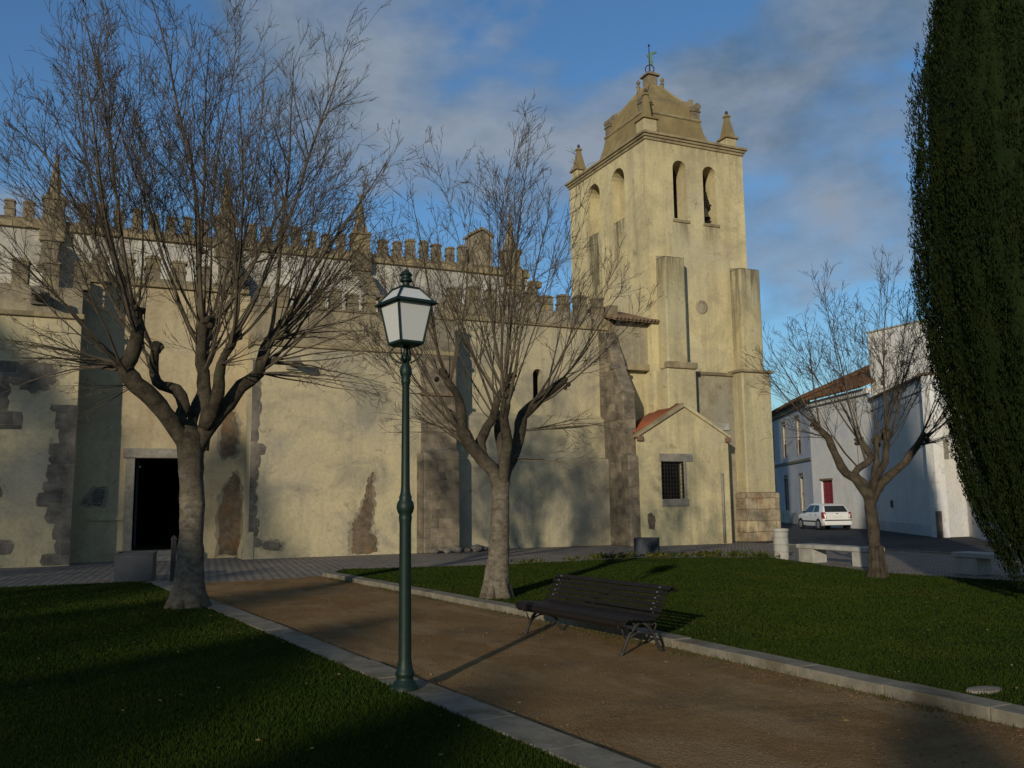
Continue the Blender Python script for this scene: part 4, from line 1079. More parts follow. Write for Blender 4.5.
T1 = [[(0, 0, -0.1, .33), (0.0, 0, .25, .29), (0.01, 0, 0.8, .235), (0.01, .02, 1.8, .21), (-.04, 0, 2.5, .225), (-.05, 0, 2.85, .23)],
      [(-.03, 0, 2.55, .19), (-.30, -.08, 2.94, .185), (-.65, -.15, 3.4, .18), (-1.0, -.22, 3.73, .17), (-1.08, -.22, 3.95, .165), (-.97, -.18, 4.23, .15), (-.92, -.15, 4.6, .13), (-.95, -.15, 4.89, .14)],
      [(-.14, .1, 2.7, .15), (-.22, .22, 3.15, .13), (-.18, .34, 3.35, .125), (-.31, .45, 3.65, .125), (-.55, .52, 3.73, .12), (-.69, .55, 3.93, .10), (-.68, .55, 4.45, .10)],
      [(.10, .05, 2.6, .16), (.19, .1, 3.0, .15), (.17, .15, 3.56, .135), (.09, .2, 4.08, .13), (.07, .2, 4.45, .12), (.14, .2, 4.86, .10)],
      [(.18, -.10, 2.95, .13), (.33, -.3, 3.4, .12), (.37, -.4, 3.65, .11), (.40, -.5, 3.98, .10), (.65, -.6, 4.57, .09)],
      [(.02, 0, 2.6, .18), (.20, -.02, 2.92, .17), (.54, -.05, 3.37, .16), (.76, -.06, 3.68, .145), (1.04, -.05, 3.92, .13), (1.12, 0, 4.3, .12), (1.2, .02, 4.52, .10), (1.46, .05, 4.83, .09)],
      [(-.05, .08, 2.7, .13), (-.02, .5, 3.2, .12), (.10, .95, 3.7, .11), (.12, 1.15, 4.4, .10)]]
S1 = [(-.95, -.15, 4.85, 9, .050, .42, (-.32, -.15)), (-1.08, -.22, 3.95, 3, .030, .5, (-.6, -.3)), (-.68, .55, 4.4, 7, .045, .42, (-.25, .25)),
      (.10, .2, 4.7, 9, .052, .40, (-.02, .05)), (.07, .2, 4.3, 4, .034, .55, (.0, .0)), (.65, -.6, 4.55, 7, .042, .45, (.25, -.35)), (1.46, .05, 4.8, 9, .046, .42, (.42, 0)), (1.3, .02, 4.6, 4, .036, .3, (.62, .05)),
      (1.12, 0, 4.3, 3, .030, .45, (.6, 0)), (.12, 1.15, 4.35, 7, .045, .45, (.1, .4))]
D1 = [(-1.1, -.2, 3.9, -1, -.1, .12, 2.4, .022), (-1.1, -.2, 3.75, -1, .2, .3, 2.3, .018), (1.1, 0, 4.2, 1, 0, .25, 2.4, .02), (1.06, 0, 3.9, 1, -.2, -.02, 2.2, .016), (-.9, -.2, 3.6, -.8, -.3, -.3, 1.2, .012), (.5, -.5, 3.9, .4, -1, .1, 1.6, .014), (1.2, .1, 4.5, 1, .3, .4, 2.2, .018)]
tree1 = bare_tree('bare_tree', 'largest bare pollarded tree, thick pale trunk beside the church doorway on the left lawn', (1.36, 16.0, 0.05), T1, S1, 5, (5.2, 3.65, 5.9), drooping=D1)

T2 = [[(0, 0, -0.1, .27), (0.01, 0, .2, .235), (.04, 0, .66, .185), (.07, 0, 1.38, .165), (.09, 0, 1.95, .18)],
      [(.07, 0, 1.75, .15), (-.02, -.03, 2.1, .145), (-.31, -.1, 2.42, .14), (-.53, -.15, 2.75, .13), (-.63, -.18, 3.35, .095), (-.91, -.2, 3.84, .08)],
      [(-.18, -.05, 2.3, .12), (-.27, .1, 2.64, .115), (-.04, .25, 3.06, .10), (.07, .3, 3.45, .09), (.25, .35, 3.83, .085)],
      [(.09, 0, 1.75, .15), (.20, 0, 2.16, .14), (.40, .02, 2.66, .13), (.50, .05, 3.11, .115), (.93, .1, 3.48, .10), (1.23, .12, 3.72, .085)],
      [(.12, -.02, 1.9, .12), (.2, -.4, 2.5, .11), (.15, -.65, 3.0, .10), (.2, -.7, 3.5, .085)],
      [(.08, .02, 1.9, .11), (.1, .45, 2.5, .10), (.0, .75, 3.2, .09)]]
S2 = [(-.91, -.2, 3.8, 7, .034, .42, (-.22, -.1)), (-.6, -.17, 3.2, 5, .028, .5, (-.4, -.2)), (.25, .35, 3.8, 8, .036, .40, (0, .15)), (1.23, .12, 3.7, 9, .034, .45, (.42, .05)),
      (.6, .06, 3.2, 3, .024, .5, (.5, -.1)), (.2, -.7, 3.45, 7, .034, .45, (.05, -.3)), (0, .75, 3.2, 6, .034, .45, (-.05, .35)), (-.5, -.1, 2.7, 3, .020, .4, (-.7, 0))]
D2 = [(.45, .05, 2.75, 1, 0, .28, 2.0, .016), (.42, .02, 2.3, 1, -.2, .05, 1.5, .012), (-.5, -.1, 2.8, -1, 0, .3, 1.6, .012)]
tree2 = bare_tree('bare_tree', 'bare pollarded tree with slim pale trunk standing behind the dark slatted bench', (6.2, 14.4, 0.11), T2, S2, 23, (4.4, 2.55, 4.25), trunk_r=(.27,), drooping=D2, dens=0.95, shoot_mul=1.45)

T3 = [[(0, 0, -.1, .24), (0, 0, .2, .21), (-.03, 0, .79, .175), (-.05, 0, 1.4, .17), (-.05, 0, 1.7, .18)],
      [(-.06, 0, 1.5, .14), (-.23, -.02, 1.85, .135), (-.58, -.05, 2.23, .12), (-.80, -.08, 2.85, .10), (-1.06, -.1, 3.15, .09)],
      [(-.08, .02, 1.6, .11), (-.15, .15, 1.9, .11), (-.32, .3, 2.11, .105), (0.0, .35, 2.43, .09), (-.22, .4, 2.83, .08)],
      [(.0, 0, 1.65, .12), (.08, -.15, 1.99, .115), (.26, -.3, 2.32, .10), (.34, -.35, 2.95, .085)],
      [(0, 0, 1.55, .14), (.18, .02, 1.88, .13), (.66, .05, 2.31, .11), (1.05, .08, 2.86, .09)],
      [(-.02, .1, 1.7, .10), (.1, .55, 2.3, .09), (.15, .7, 2.9, .08)]]
S3 = [(-1.06, -.1, 3.1, 8, .030, .45, (-.3, -.05)), (-.22, .4, 2.8, 8, .028, .42, (-.1, .2)), (.34, -.35, 2.9, 8, .028, .42, (.1, -.25)), (1.05, .08, 2.8, 9, .028, .5, (.45, .05)), (.15, .7, 2.9, 7, .028, .42, (.05, .3))]
D3 = [(.9, .05, 2.6, 1, 0, .35, 1.4, .012), (-.9, -.1, 2.9, -1, 0, .3, 1.2, .012)]
tree3 = bare_tree('bare_tree', 'smallest bare pollarded tree, in front of the white car and red door', (14.45, 13.95, 0.11), T3, S3, 41, (3.4, 2.6, 3.45), trunk_r=(.20,), drooping=D3, dens=0.95, shoot_mul=1.75, limb_k=0.70, trunk_k=0.68, bark='bark_dark')

# cypress ------------------------------------------------------------
CY = (13.1, 9.18)
cyp = thing('cypress_tree', 'tall dark green column cypress at the right edge of the lawn', 'tree', (CY[0], CY[1], 0))
prof = [(0.35, .40), (.8, .66), (1.49, .95), (2.43, 1.17), (3.74, 1.44), (4.9, 1.57), (6.59, 1.54), (8.32, 1.42), (9.17, 1.22), (10.0, 1.02), (11.5, .90), (13.2, .72), (14.6, .4), (15.3, .08)]
pz = np.array([p[0] for p in prof]); pr = np.array([p[1] for p in prof])
rngn = np.random.default_rng(3)
core = MB().lathe([(r * 0.87, z + (0.15 if z < 1 else 0)) for z, r in prof], CY[0], CY[1], 28)
NP = 3300
zz = rngn.uniform(0.45, 14.8, NP * 3); keepz = rngn.random(NP * 3) < np.interp(zz, pz, pr) / 1.75; zz = zz[keepz][:NP]; NP = len(zz)
th = rngn.uniform(0, 2 * np.pi, NP)
lump = 1 + 0.045 * np.sin(th * 7 + zz * 0.5) + 0.05 * np.sin(th * 17 - zz * 0.6 + np.sin(zz * 1.3) * 1.5) + rngn.normal(0, 0.02, NP)
rad = np.interp(zz, pz, pr) * lump * rngn.uniform(0.90, 0.98, NP)
LV = 75
K = NP * LV
t = rngn.random((NP, LV)); plen = rngn.uniform(0.45, 1.0, (NP, 1))
prad = 0.05 * (1 - t) ** 0.7 + 0.006
out = np.stack([np.cos(th), np.sin(th)], 1)
slope = np.gradient(pr, pz); sl = np.interp(zz, pz, slope)
off = rngn.normal(0, 1, (NP, LV, 3)) * prad[..., None]
px = CY[0] + (out[:, 0] * rad)[:, None] + out[:, 0][:, None] * t * plen * np.clip(sl[:, None] + 0.06, -0.5, 0.5) + off[..., 0]
py = CY[1] + (out[:, 1] * rad)[:, None] + out[:, 1][:, None] * t * plen * np.clip(sl[:, None] + 0.06, -0.5, 0.5) + off[..., 1]
pzz = zz[:, None] + t * plen - 0.25 + off[..., 2] * 0.5
cen = np.stack([px, py, pzz], -1).reshape(-1, 3)
cen[:, 2] = np.maximum(cen[:, 2], 0.3)
up = np.tile(np.array([0, 0, 1.0]), (K, 1)) + rngn.normal(0, 0.26, (K, 3)) + np.repeat(np.c_[out, np.zeros(NP)], LV, 0) * 0.16
up /= np.linalg.norm(up, axis=1)[:, None]
sd = np.cross(up, rngn.normal(0, 1, (K, 3))); sd /= np.linalg.norm(sd, axis=1)[:, None] + 1e-9
Ls = rngn.uniform(0.04, 0.095, (K, 1)); Wd = rngn.uniform(0.006, 0.013, (K, 1))
V = np.stack([cen - sd * Wd, cen + sd * Wd, cen + up * Ls], 1).astype(np.float32)
V -= np.array([CY[0], CY[1], 0], np.float32)
me = bpy.data.meshes.new('foliage')
me.vertices.add(K * 3); me.vertices.foreach_set('co', V.ravel())
me.loops.add(K * 3); me.loops.foreach_set('vertex_index', np.arange(K * 3, dtype=np.int32))
me.polygons.add(K); me.polygons.foreach_set('loop_start', np.arange(0, K * 3, 3, dtype=np.int32)); me.polygons.foreach_set('loop_total', np.full(K, 3, np.int32))
me.update(); me.materials.append(MT['cypress'])
fo = bpy.data.objects.new('crown', me); COL.objects.link(fo); fo.parent = cyp
core.build('inner_crown', 'cypress', cyp, smooth=True)
MB().tube([(CY[0], CY[1], -0.1), (CY[0], CY[1], 1.2)], [0.20, 0.16], 10).build('trunk', 'bark', cyp, smooth=True)

# unseen trees and shrub added behind the camera to cast shade ----------------
def leafy(name, label, x, y, prof, n, seed, cat='tree', group=None, sy=1.0, rz=0.0):
    rg = np.random.default_rng(seed); root = thing(name, label, cat, (x, y, 0), rz, group)
    z = np.array([p[0] for p in prof]); r = np.array([p[1] for p in prof])
    zz = rg.uniform(z[0], z[-1], n); th = rg.uniform(0, 2 * np.pi, n)
    lump = 1 + 0.16 * np.sin(th * 3 + zz * 1.1 + seed) + 0.10 * np.sin(th * 7 - zz * 2.3)
    rr = np.interp(zz, z, r) * lump * np.sqrt(rg.uniform(0.25, 1.0, n))
    cen = np.stack([rr * np.cos(th), rr * np.sin(th) * sy, zz], 1)
    a_ = rg.normal(0, 1, (n, 3)); a_ /= np.linalg.norm(a_, axis=1)[:, None]
    b_ = np.cross(a_, rg.normal(0, 1, (n, 3))); b_ /= np.linalg.norm(b_, axis=1)[:, None]
    L = rg.uniform(0.07, 0.16, (n, 1))
    V = np.stack([cen - b_ * L * .5, cen + b_ * L * .5, cen + a_ * L * 1.6], 1).astype(np.float32)
    me = bpy.data.meshes.new('crown'); k = n
    me.vertices.add(k * 3); me.vertices.foreach_set('co', V.ravel()); me.loops.add(k * 3); me.loops.foreach_set('vertex_index', np.arange(k * 3, dtype=np.int32))
    me.polygons.add(k); me.polygons.foreach_set('loop_start', np.arange(0, k * 3, 3, dtype=np.int32)); me.polygons.foreach_set('loop_total', np.full(k, 3, np.int32))
    me.update(); me.materials.append(MT['cypress'])
    o = bpy.data.objects.new('crown', me); COL.objects.link(o); o.parent = root
    m = MB(); m.tube([(0, 0, -.1), (0.03, 0, 1.0), (0, .02, z[0] + (z[-1] - z[0]) * .4), (0, 0, z[-1] * .85)], [.26, .2, .13, .03], 9)
    for j in range(7):
        g = j * 0.9; zb_ = z[0] + (z[-1] - z[0]) * (.15 + .08 * j); rb = float(np.interp(zb_ + .8, z, r)) * .75
        m.tube([(0, 0, zb_ - .2), (rb * .5 * math.cos(g), rb * .5 * math.sin(g) * sy, zb_ + .3), (rb * math.cos(g), rb * math.sin(g) * sy, zb_ + .8)], [.07, .045, .015], 6)
    m.build('trunk', 'bark', root, smooth=True, local=True)
    return root


SA, CA = math.sin(R(SUN_AZ - 180)), math.cos(R(SUN_AZ - 180))
for i, (s_, a_, h_, w_, n_) in enumerate(((-27, -35, 21.5, 3.2, 22000), (-22.8, -36, 20.6, 3.1, 21000), (-18.4, -35, 18.6, 3.0, 15000), (-14, -36, 13.6, 2.7, 9000), (-10, -35, 12.6, 2.7, 9000), (-6.2, -36, 11.6, 2.6, 8500), (-2.9, -35, 10.4, 1.9, 6500))):  # unseen row added to dim the sun on lawn and lower left wall
    leafy('added_shade_tree', 'unseen thinly leaved tree added to shade the left lawn and wall', CA * s_ + SA * a_, -SA * s_ + CA * a_, [(1.8, w_ * .5), (3.2, w_), (h_ * .6, w_ * 1.1), (h_ * .85, w_ * .75), (h_, .2)], n_, 50 + i, group='unseen trees added for shade')
leafy('added_shade_shrub', 'unseen slender shrub added to cast the shadow on the near path', CA * 0.75 + SA * -20, -SA * 0.75 + CA * -20, [(.2, .5), (1.2, .62), (4.6, .6), (6.1, .45), (6.8, .1)], 9000, 80, 'shrub')  # unseen, added to throw a broad shadow across the near path

# ------------------------------------------------------------------ lamp post
lamp = thing('street_lamp', 'dark green cast iron lamp post with four sided milky lantern beside the path', 'street lamp', (2.53, 7.97, 0.005), R(11.4))
B = lambda m, name, mat, parent, **k: m.build(name, mat, parent, local=True, **k)
shaft = [(r * 0.93, z) for r, z in [(.135, -.05), (.135, .085), (.118, .095), (.112, .115), (.085, .135), (.078, .16), (.09, .175), (.092, .20), (.082, .215), (.07, .26), (.062, .32), (.060, .55), (.057, 1.50), (.062, 1.54), (.066, 1.57), (.060, 1.59), (.078, 1.62), (.088, 1.66), (.080, 1.70), (.06, 1.73), (.064, 1.75), (.055, 1.77), (.048, 1.80), (.043, 1.86), (.036, 2.78), (.044, 2.80), (.050, 2.82), (.042, 2.85), (.055, 2.88), (.062, 2.91), (.055, 2.95), (.040, 2.98), (.036, 3.0), (.05, 3.02), (.055, 3.045), (.03, 3.07), (.024, 3.13), (.05, 3.155), (.05, 3.165)]]
B(MB().lathe(shaft, 0, 0, 24), 'post', 'lamp_green', lamp, smooth=True)
lan = MB()
zb, zr, zt = 3.17, 3.555, 3.70
wb, wr, wt = .118, .178, .092
def quad(w, z): return [(-w, -w, z), (w, -w, z), (w, w, z), (-w, w, z)]
lan.loft([quad(wb - .02, zb - .02), quad(wb + .006, zb), quad(wb + .006, zb + .022), quad(wb - .01, zb + .024)])
for a in ((-1, -1), (1, -1), (1, 1), (-1, 1)):
    lan.tube([(a[0] * wb, a[1] * wb, zb + .01), (a[0] * wr, a[1] * wr, zr)], .011, 6)
    lan.tube([(a[0] * (wr + .012), a[1] * (wr + .012), zr + .015), (a[0] * wt, a[1] * wt, zt)], .011, 6)
# projecting rim (ring so that the glass shows below and above)
lan.loft([quad(wr - .012, zr - .004), quad(wr + .012, zr - .008), quad(wr + .040, zr - .016), quad(wr + .044, zr - .008), quad(wr + .014, zr + .022), quad(wr - .012, zr + .022)], cap=False)
lan.loft([quad(wt + .004, zt - .012), quad(wt + .012, zt - .006), quad(wt + .006, zt + .008), quad(.05, zt + .022), quad(.03, zt + .03)])
lan.lathe([(.05, zt + .02), (.034, zt + .035), (.034, zt + .06), (.058, zt + .072), (.060, zt + .088), (.045, zt + .105), (.047, zt + .125), (.06, zt + .13), (.052, zt + .15), (.03, zt + .17), (.012, zt + .185), (.004, zt + .195)], 0, 0, 18)
lno = B(lan, 'lantern_frame', 'lamp_green', lamp)
for s in range(4):
    c, q = math.cos(s * math.pi / 2), math.sin(s * math.pi / 2)
    rot = lambda x, y, z: (x * c - y * q, x * q + y * c, z)
    B(MB().loft([[rot(-wb + .008, -wb + .002, zb + .02), rot(wb - .008, -wb + .002, zb + .02), rot(wb - .008, -wb + .008, zb + .02), rot(-wb + .008, -wb + .008, zb + .02)],
                 [rot(-wr + .010, -wr + .002, zr - .002), rot(wr - .010, -wr + .002, zr - .002), rot(wr - .010, -wr + .008, zr - .002), rot(-wr + .010, -wr + .008, zr - .002)]]), 'glass_pane', 'milkglass', lno)
    B(MB().loft([[rot(-wr + .004, -wr - .006, zr + .02), rot(wr - .004, -wr - .006, zr + .02), rot(wr - .004, -wr + .002, zr + .02), rot(-wr + .004, -wr + .002, zr + .02)],
                 [rot(-wt + .006, -wt + .002, zt - .008), rot(wt - .006, -wt + .002, zt - .008), rot(wt - .006, -wt + .008, zt - .008), rot(-wt + .006, -wt + .008, zt - .008)]]), 'glass_pane', 'milkglass', lno)
    # scroll bracket under the lantern
    pts = []
    for i in range(11):
        t_ = i / 10
        pts.append(rot(0.03 + 0.085 * math.sin(t_ * math.pi * 0.9) * 0.8 + 0.02 * t_, -(0.03 + 0.085 * math.sin(t_ * math.pi * 0.9) * 0.8 + 0.02 * t_), 2.99 + 0.165 * t_))
    B(MB().tube(pts, .008, 6), 'bracket', 'lamp_green', lamp, smooth=True)

# ------------------------------------------------------------------ park bench
bench = thing('park_bench', 'dark slatted park bench with scrolled iron legs on the earth path', 'bench', (5.44, 9.86, 0.006), R(-84))
bench.scale = (1, 1, 0.89)
prof = [(-.29, .355), (-.315, .395), (-.285, .435), (-.215, .447), (-.14, .440), (-.065, .430), (.01, .424), (.085, .430), (.150, .462), (.190, .525), (.222, .592), (.252, .660), (.283, .728), (.325, .785), (.385, .80), (.425, .765)]
seat = MB(); back = MB()
for i, (y, z) in enumerate(prof):
    a = prof[max(i - 1, 0)]; b_ = prof[min(i + 1, len(prof) - 1)]
    t_ = Vector((b_[0] - a[0], b_[1] - a[1])).normalized(); n_ = Vector((-t_.y, t_.x))
    hw, ht = (.027, .011)
    c = [Vector((y, z)) + t_ * sx * hw + n_ * sy * ht for sx, sy in ((-1, -1), (1, -1), (1, 1), (-1, 1))]
    (seat if i < 8 else back).prism([(p.x, p.y) for p in c], lambda u, v, d: (d, u, v), -1.17, 1.17)
B(seat, 'seat', 'benchwood', bench, bevel=.004)
B(back, 'backrest', 'benchwood', bench, bevel=.004)
for sx in (-1, 1):
    x = sx * 1.02
    f = MB()
    f.tube([(x, y + .012, z - .03) for y, z in prof], .016, 6)
    f.tube([(x, -.27, .40), (x, -.28, .36), (x, -.25, .33), (x, -.225, .355), (x, -.24, .375)], .012, 6)
    f.tube([(x, .41, .78), (x, .42, .73), (x, .39, .715), (x, .37, .74)], .012, 6)
    f.tube([(x, .16, .44), (x, .21, .38), (x, .17, .33), (x, .11, .36), (x, .14, .40)], .012, 6)
    f.tube([(x, -.12, .40), (x, -.06, .345), (x, .01, .36), (x, .06, .40)], .012, 6)
    B(f, 'side_frame', 'iron_dark', bench, smooth=True)
    B(MB().tube([(x, .03, .40), (x, -.06, .34), (x, -.15, .24), (x, -.21, .12), (x, -.245, .03), (x, -.28, .0)], [.022, .024, .022, .019, .022, .028], 7).tube([(x, -.26, .34), (x, -.21, .20)], .010, 5), 'leg', 'iron_dark', bench, smooth=True)
    B(MB().tube([(x, .03, .40), (x, .10, .34), (x, .18, .24), (x, .24, .12), (x, .285, .03), (x, .32, .0)], [.022, .024, .022, .019, .022, .028], 7).tube([(x, .18, .42), (x, .235, .33), (x, .20, .26)], .011, 5), 'leg', 'iron_dark', bench, smooth=True)
    B(MB().tube([(x, -.17, .20), (x, -.05, .255), (x, .05, .255), (x, .20, .20)], .012, 6), 'brace', 'iron_dark', bench, smooth=True)
    bl = MB()
    for (y, z) in prof[9:14]: bl.lathe([(.002, 0), (.010, .003), (.008, .008), (.002, .01)], 0, 0, 8) if False else bl.box(x - .008, x + .008, y - .026, y - .012, z + .004, z + .018)
    B(bl, 'bolts', 'alloy', bench)
B(MB().tube([(-1.02, .02, .26), (1.02, .02, .26)], .012, 6), 'tie_rod', 'iron_dark', bench, smooth=True)

# ------------------------------------------------------------------ planters, bin, post, concrete benches
def planter(x, y, rz, w, h, label, plant=False):
    p = thing('planter_box', label, 'planter', (x, y, 0), rz)
    t_ = .05
    m = MB().box(-w / 2, w / 2, -w / 2, -w / 2 + t_, 0, h).box(-w / 2, w / 2, w / 2 - t_, w / 2, 0, h).box(-w / 2, -w / 2 + t_, -w / 2 + t_, w / 2 - t_, 0, h).box(w / 2 - t_, w / 2, -w / 2 + t_, w / 2 - t_, 0, h)
    B(m, 'box', 'planter', p, bevel=.008)
    B(MB().box(-w / 2 - .015, w / 2 + .015, -w / 2 - .015, -w / 2 + .03, h, h + .03).box(-w / 2 - .015, w / 2 + .015, w / 2 - .03, w / 2 + .015, h, h + .03).box(-w / 2 - .015, -w / 2 + .03, -w / 2 + .03, w / 2 - .03, h, h + .03).box(w / 2 - .03, w / 2 + .015, -w / 2 + .03, w / 2 - .03, h, h + .03), 'rim', 'planter', p, bevel=.006)
    B(MB().box(-w / 2 + t_, w / 2 - t_, -w / 2 + t_, w / 2 - t_, h - .12, h - .06), 'soil', 'soil', p)
    return p


planter(0.78, 22.95, R(-8), .82, .62, 'square slate blue planter box by the church doorway')
planter(15.3, 23.85, R(-38), .72, .53, 'square slate blue planter box in front of the annex with barred window')

bin_ = thing('litter_bin', 'round pale concrete litter bin with grooves near the tower corner', 'bin', (17.5, 20.35, 0))
B(MB().lathe([(.20, 0), (.205, .02), (.205, .20), (.19, .205), (.19, .225), (.205, .23), (.205, .40), (.19, .405), (.19, .425), (.205, .43), (.205, .60), (.19, .605), (.19, .625), (.205, .63), (.205, .76), (.185, .78)], 0, 0, 28), 'body', 'concrete_pale', bin_)
B(MB().lathe([(.19, .775), (.225, .785), (.23, .82), (.225, .86), (.16, .865), (.15, .80)], 0, 0, 28), 'rim', 'concrete_pale', bin_)

post = thing('bollard_post', 'short dark post beside the largest bare tree trunk', 'post', (1.55, 22.4, 0))
B(MB().box(-.055, .055, -.055, .055, 0, .92), 'shaft', 'iron_dark', post, bevel=.01)
B(MB().box(-.07, .07, -.07, .07, .92, .95).loft([quad(.06, .95), quad(.05, .99), quad(.01, 1.03)]), 'cap', 'iron_dark', post, bevel=.006)


def slab_bench(x, y, L, label):
    s = thing('concrete_bench', label, 'bench', (x, y, 0), R(-2), 'low concrete benches beside the road')
    B(MB().box(0, .52, 0, L, .37, .48), 'seat', 'concrete_pale', s, bevel=.015)
    B(MB().box(.03, .49, .05, .62, 0, .367), 'support', 'concrete_pale', s, bevel=.015)
    B(MB().box(.03, .49, L - .62, L - .05, 0, .367), 'support', 'concrete_pale', s, bevel=.015)


slab_bench(17.1, 16.75, 2.65, 'low pale concrete bench between the litter bin and the smallest bare tree')
slab_bench(17.2, 11.9, 2.65, 'low pale concrete bench at the foot of the cypress')

cov = MB().lathe([(.14, 0), (.15, .02), (.14, .035), (.05, .045)], 0, 0, 14).build('stone_slab', 'stone_grey', loc=(6.78, 5.48, GZR - .012))
cov.scale = (1.2, .7, 1); tag(cov, 'small flat grey stone lying in the grass near the right kerb', 'stone')

# weeds along the pavement edge of the lawn
rw_ = random.Random(9); wm = MB()
edge = [(9.6, 22.15), (12.2, 22.35), (14.1, 22.35), (15.4, 21.6), (16.6, 20.75), (17.0, 20.2)]
for (a, b_, dn, hh) in ((0, 1, 14, .16), (1, 2, 50, .34), (2, 3, 40, .30), (3, 4, 60, .38), (4, 5, 30, .34)):
    for k in range(dn):
        t_ = (rw_.choice((.12, .3, .36, .55, .8, .86)) + rw_.gauss(0, .035)) % 1.0; x = edge[a][0] * (1 - t_) + edge[b_][0] * t_ + rw_.gauss(0, .12); y = edge[a][1] * (1 - t_) + edge[b_][1] * t_ + rw_.gauss(0, .16)
        for j in range(9):
            g = rw_.uniform(0, 6.28); s = rw_.uniform(.03, .14); z0 = GZR + rw_.uniform(0, hh * .45) * rw_.random()
            c = Vector((x + rw_.gauss(0, .07), y + rw_.gauss(0, .07), z0)); d = Vector((math.cos(g), math.sin(g), rw_.uniform(.2, 1.6))).normalized() * s
            q = d.cross(Vector((rw_.gauss(0, 1), rw_.gauss(0, 1), .3))).normalized() * s * .25
            wm.add([c, c + d * .5 + q, c + d, c + d * .5 - q], [(0, 1, 2, 3)])
wd = wm.build('weeds', 'weed', recalc=False); wd['kind'] = 'stuff'

# ------------------------------------------------------------------ parked car
car = thing('parked_car', 'small white five door hatchback parked below the red door', 'car', (36.75, 39.15, -0.012), R(-20))
# local: +y forward, +x right
def sec(y, half, zlo, zsh, ztop, htop):
    """body ring at station y"""
    return [(-half * .93, y, zlo), (-half, y, zlo + .16), (-half, y, zsh - .14), (-half * .965, y, zsh), (-htop, y, ztop), (htop, y, ztop), (half * .965, y, zsh), (half, y, zsh - .14), (half, y, zlo + .16), (half * .93, y, zlo)]
rings = [sec(-1.86, .68, .40, .74, .78, .64), sec(-1.81, .77, .26, .84, .88, .70), sec(-1.74, .80, .24, .88, .95, .68), sec(-1.42, .815, .22, .91, 1.31, .58), sec(-1.15, .82, .22, .91, 1.38, .57), sec(-.6, .82, .22, .91, 1.42, .57),
         sec(0.0, .82, .22, .90, 1.42, .58), sec(.40, .82, .22, .89, 1.34, .58), sec(.98, .815, .22, .88, .93, .70), sec(1.55, .79, .23, .80, .83, .66), sec(1.82, .70, .27, .68, .70, .60), sec(1.90, .58, .36, .58, .60, .52)]
B(MB().loft(rings), 'body', 'carpaint', car, bevel=.03, smooth=False)
# glass
for s in (-1, 1):
    def sp_(y, z, o=.012): 
        # point on the leaning side glass
        k = (z - .91) / (1.41 - .91)
        return (s * (.79 * (1 - k) + .582 * k + o), y, z)
    B(MB().loft([[sp_(-.42, .95), sp_(.72, .95), sp_(.22, 1.32), sp_(-.42, 1.35)], [sp_(-.42, .95, -.01), sp_(.72, .95, -.01), sp_(.22, 1.32, -.01), sp_(-.42, 1.35, -.01)]]), 'side_window', 'carglass', car)
    B(MB().loft([[sp_(-1.22, .98), sp_(-.50, .95), sp_(-.50, 1.35), sp_(-.98, 1.32)], [sp_(-1.22, .98, -.01), sp_(-.50, .95, -.01), sp_(-.50, 1.35, -.01), sp_(-.98, 1.32, -.01)]]), 'side_window', 'carglass', car)
    B(MB().box(s * .825 - .012, s * .825 + .012, -.95, .95, .42, .50), 'side_moulding', 'blackplastic', car, bevel=.006)
    B(MB().box(s * .80 - .09, s * .80 + .09, .62, .72, .90, 1.02), 'wing_mirror', 'blackplastic', car, bevel=.03)
    tl = B(MB().loft([[(s * .60, -1.875, .62), (s * .80, -1.83, .62), (s * .825, -1.70, .62), (s * .62, -1.74, .62)], [(s * .61, -1.855, .80), (s * .81, -1.80, .80), (s * .825, -1.66, .80), (s * .63, -1.72, .80)], [(s * .66, -1.80, .96), (s * .80, -1.75, .96), (s * .81, -1.60, .96), (s * .66, -1.66, .96)]]), 'tail_light', 'taillight', car, bevel=.01)
    B(MB().box(s * .832 - .01, s * .832 + .01, -.30, -.16, .80, .83).box(s * .832 - .01, s * .832 + .01, -1.0, -.86, .80, .83), 'door_handle', 'blackplastic', car)
    for yy in (-1.22, 1.20):
        w = B(MB().tube([(s * .66, yy, .29), (s * .68, yy, .29), (s * .82, yy, .29), (s * .838, yy, .29)], [.27, .295, .295, .27], 24), 'wheel', 'tyre', car)
        B(MB().tube([(s * .80, yy, .29), (s * .842, yy, .29), (s * .848, yy, .29)], [.20, .195, .05], 18), 'rim', 'alloy', w)
        arch_ = MB(); pts = [(s * .826, yy + .34 * math.cos(math.pi * i / 12), .27 + .34 * math.sin(math.pi * i / 12)) for i in range(13)]
        arch_.tube(pts, .018, 5)
        B(arch_, 'wheel_arch', 'blackplastic', car)
B(MB().loft([[(-.63, -1.745, .97), (.63, -1.745, .97), (.54, -1.455, 1.30), (-.54, -1.455, 1.30)], [(-.63, -1.70, .97), (.63, -1.70, .97), (.54, -1.41, 1.30), (-.54, -1.41, 1.30)]]), 'rear_window', 'carglass', car)
B(MB().loft([[(-.66, 1.02, .95), (.66, 1.02, .95), (.55, .45, 1.34), (-.55, .45, 1.34)], [(-.66, .98, .95), (.66, .98, .95), (.55, .41, 1.34), (-.55, .41, 1.34)]]), 'windscreen', 'carglass', car)
B(MB().box(-.76, .76, -1.93, -1.72, .26, .54), 'rear_bumper', 'carpaint', car, bevel=.05)
B(MB().box(-.74, .74, -1.945, -1.92, .50, .56), 'bumper_strip', 'blackplastic', car, bevel=.006)
B(MB().box(-.26, .26, -1.875, -1.855, .66, .77), 'number_plate', 'plate', car, bevel=.003)
B(MB().box(-.05, .05, -1.83, -1.80, .86, .90), 'tailgate_handle', 'blackplastic', car, bevel=.006)

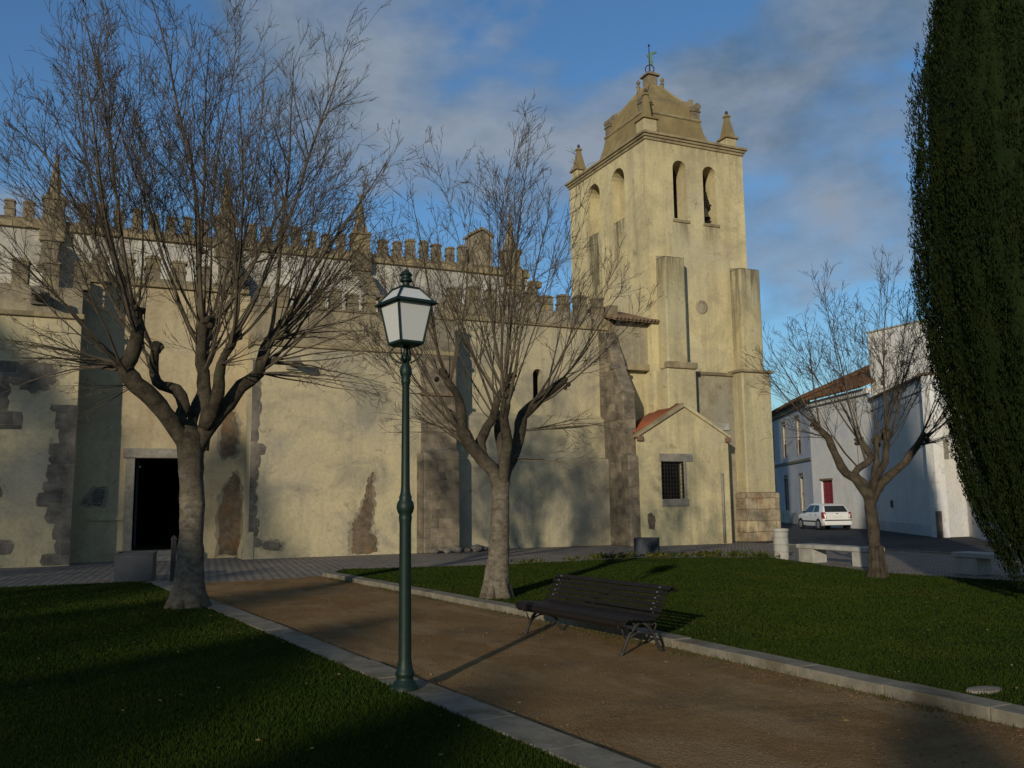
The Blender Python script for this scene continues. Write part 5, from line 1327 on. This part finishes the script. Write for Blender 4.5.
# ------------------------------------------------------------------ fallen leaves and the rough verge below the kerb
rl = random.Random(77); lm = MB()
for k in range(900):
    y = 3.0 + 19 * rl.random() ** 1.3
    kind = rl.random()
    if kind < 0.30: x = rk(y) - abs(rl.gauss(0, .18)); z0 = 0.012
    elif kind < 0.45: x = lk(y) + abs(rl.gauss(0, .14)); z0 = 0.012
    elif kind < 0.60: x = rl.uniform(lk(y), rk(y)); z0 = 0.012
    elif kind < 0.80: x = rk(y) + .35 + rl.random() ** 1.5 * 6; z0 = GZR + .03
    else: x = lk(y) - .4 - rl.random() ** 1.5 * 5; z0 = GZL + .03
    g = rl.uniform(0, 6.28); a_ = rl.uniform(.012, .028); c = Vector((x, y, z0)); u = Vector((math.cos(g), math.sin(g), rl.uniform(-.3, .3))) * a_; w = Vector((-math.sin(g), math.cos(g), rl.uniform(-.4, .4))) * a_ * .6
    lm.add([c - u, c + w * .9 + Vector((0, 0, .004)), c + u, c - w + Vector((0, 0, .003))], [(0, 1, 2, 3)])
MT['leaf'] = mottled('dead leaf', (0.14, 0.085, 0.035), (0.24, 0.17, 0.08), 8, 0.9, 0)
lo = lm.build('fallen_leaves', 'leaf', recalc=False); lo['kind'] = 'stuff'
gmb = MB()
for k in range(2200):
    y = 4.2 + 15 * rl.random() ** 1.8
    e_ = rl.random()
    x = rl.uniform(lk(y), rk(y)) if e_ < .55 else (lk(y) + abs(rl.gauss(0, .15)) if e_ < .75 else rk(y) - abs(rl.gauss(0, .22)))
    a_ = rl.choice((.005, .006, .008, .011, .016)) * rl.uniform(.8, 1.3); h_ = a_ * .7; g = rl.uniform(0, 6.28); cs, sn = math.cos(g) * a_, math.sin(g) * a_
    gmb.add([(x + cs, y + sn, .008), (x - sn * .8, y + cs * .8, .008), (x - cs, y - sn, .008), (x + sn * .8, y - cs * .8, .008), (x + cs * .2, y, .008 + h_)], [(0, 1, 4), (1, 2, 4), (2, 3, 4), (3, 0, 4)])
MT['pebble'] = mottled('loose gravel', (0.17, 0.105, 0.052), (0.09, 0.056, 0.032), 30, 0.95, 0)
go_ = gmb.build('loose_gravel', 'pebble', recalc=False); go_['kind'] = 'stuff'
vm = MB()
for k in range(5200):
    y = 4.0 + 17 * rl.random()
    dens_ = 0.5 + 0.5 * math.sin(y * 1.9) * math.sin(y * 0.7 + 1) + (0.8 if 8.0 < y < 11.8 else 0)
    if rl.random() > dens_ * 0.7: continue
    x = rk(y) - .01 - abs(rl.gauss(0, .10 if not 8.0 < y < 11.8 else .22)); h_ = rl.uniform(.015, .055)
    g = rl.uniform(0, 6.28); c = Vector((x, y, .004)); q = Vector((math.cos(g), math.sin(g), 0)) * .004
    vm.add([c - q, c + q, c + Vector((rl.gauss(0, .02), rl.gauss(0, .02), h_))], [(0, 1, 2)])
vo = vm.build('verge_grass', 'weed', recalc=False); vo['kind'] = 'stuff'

# ------------------------------------------------------------------ grass blades
grass('lawn_grass', LAWN_L, GZL, 230000, .028, 6.0, 1)
grass('lawn_grass', LAWN_R, GZR, 150000, .026, 7.0, 2)
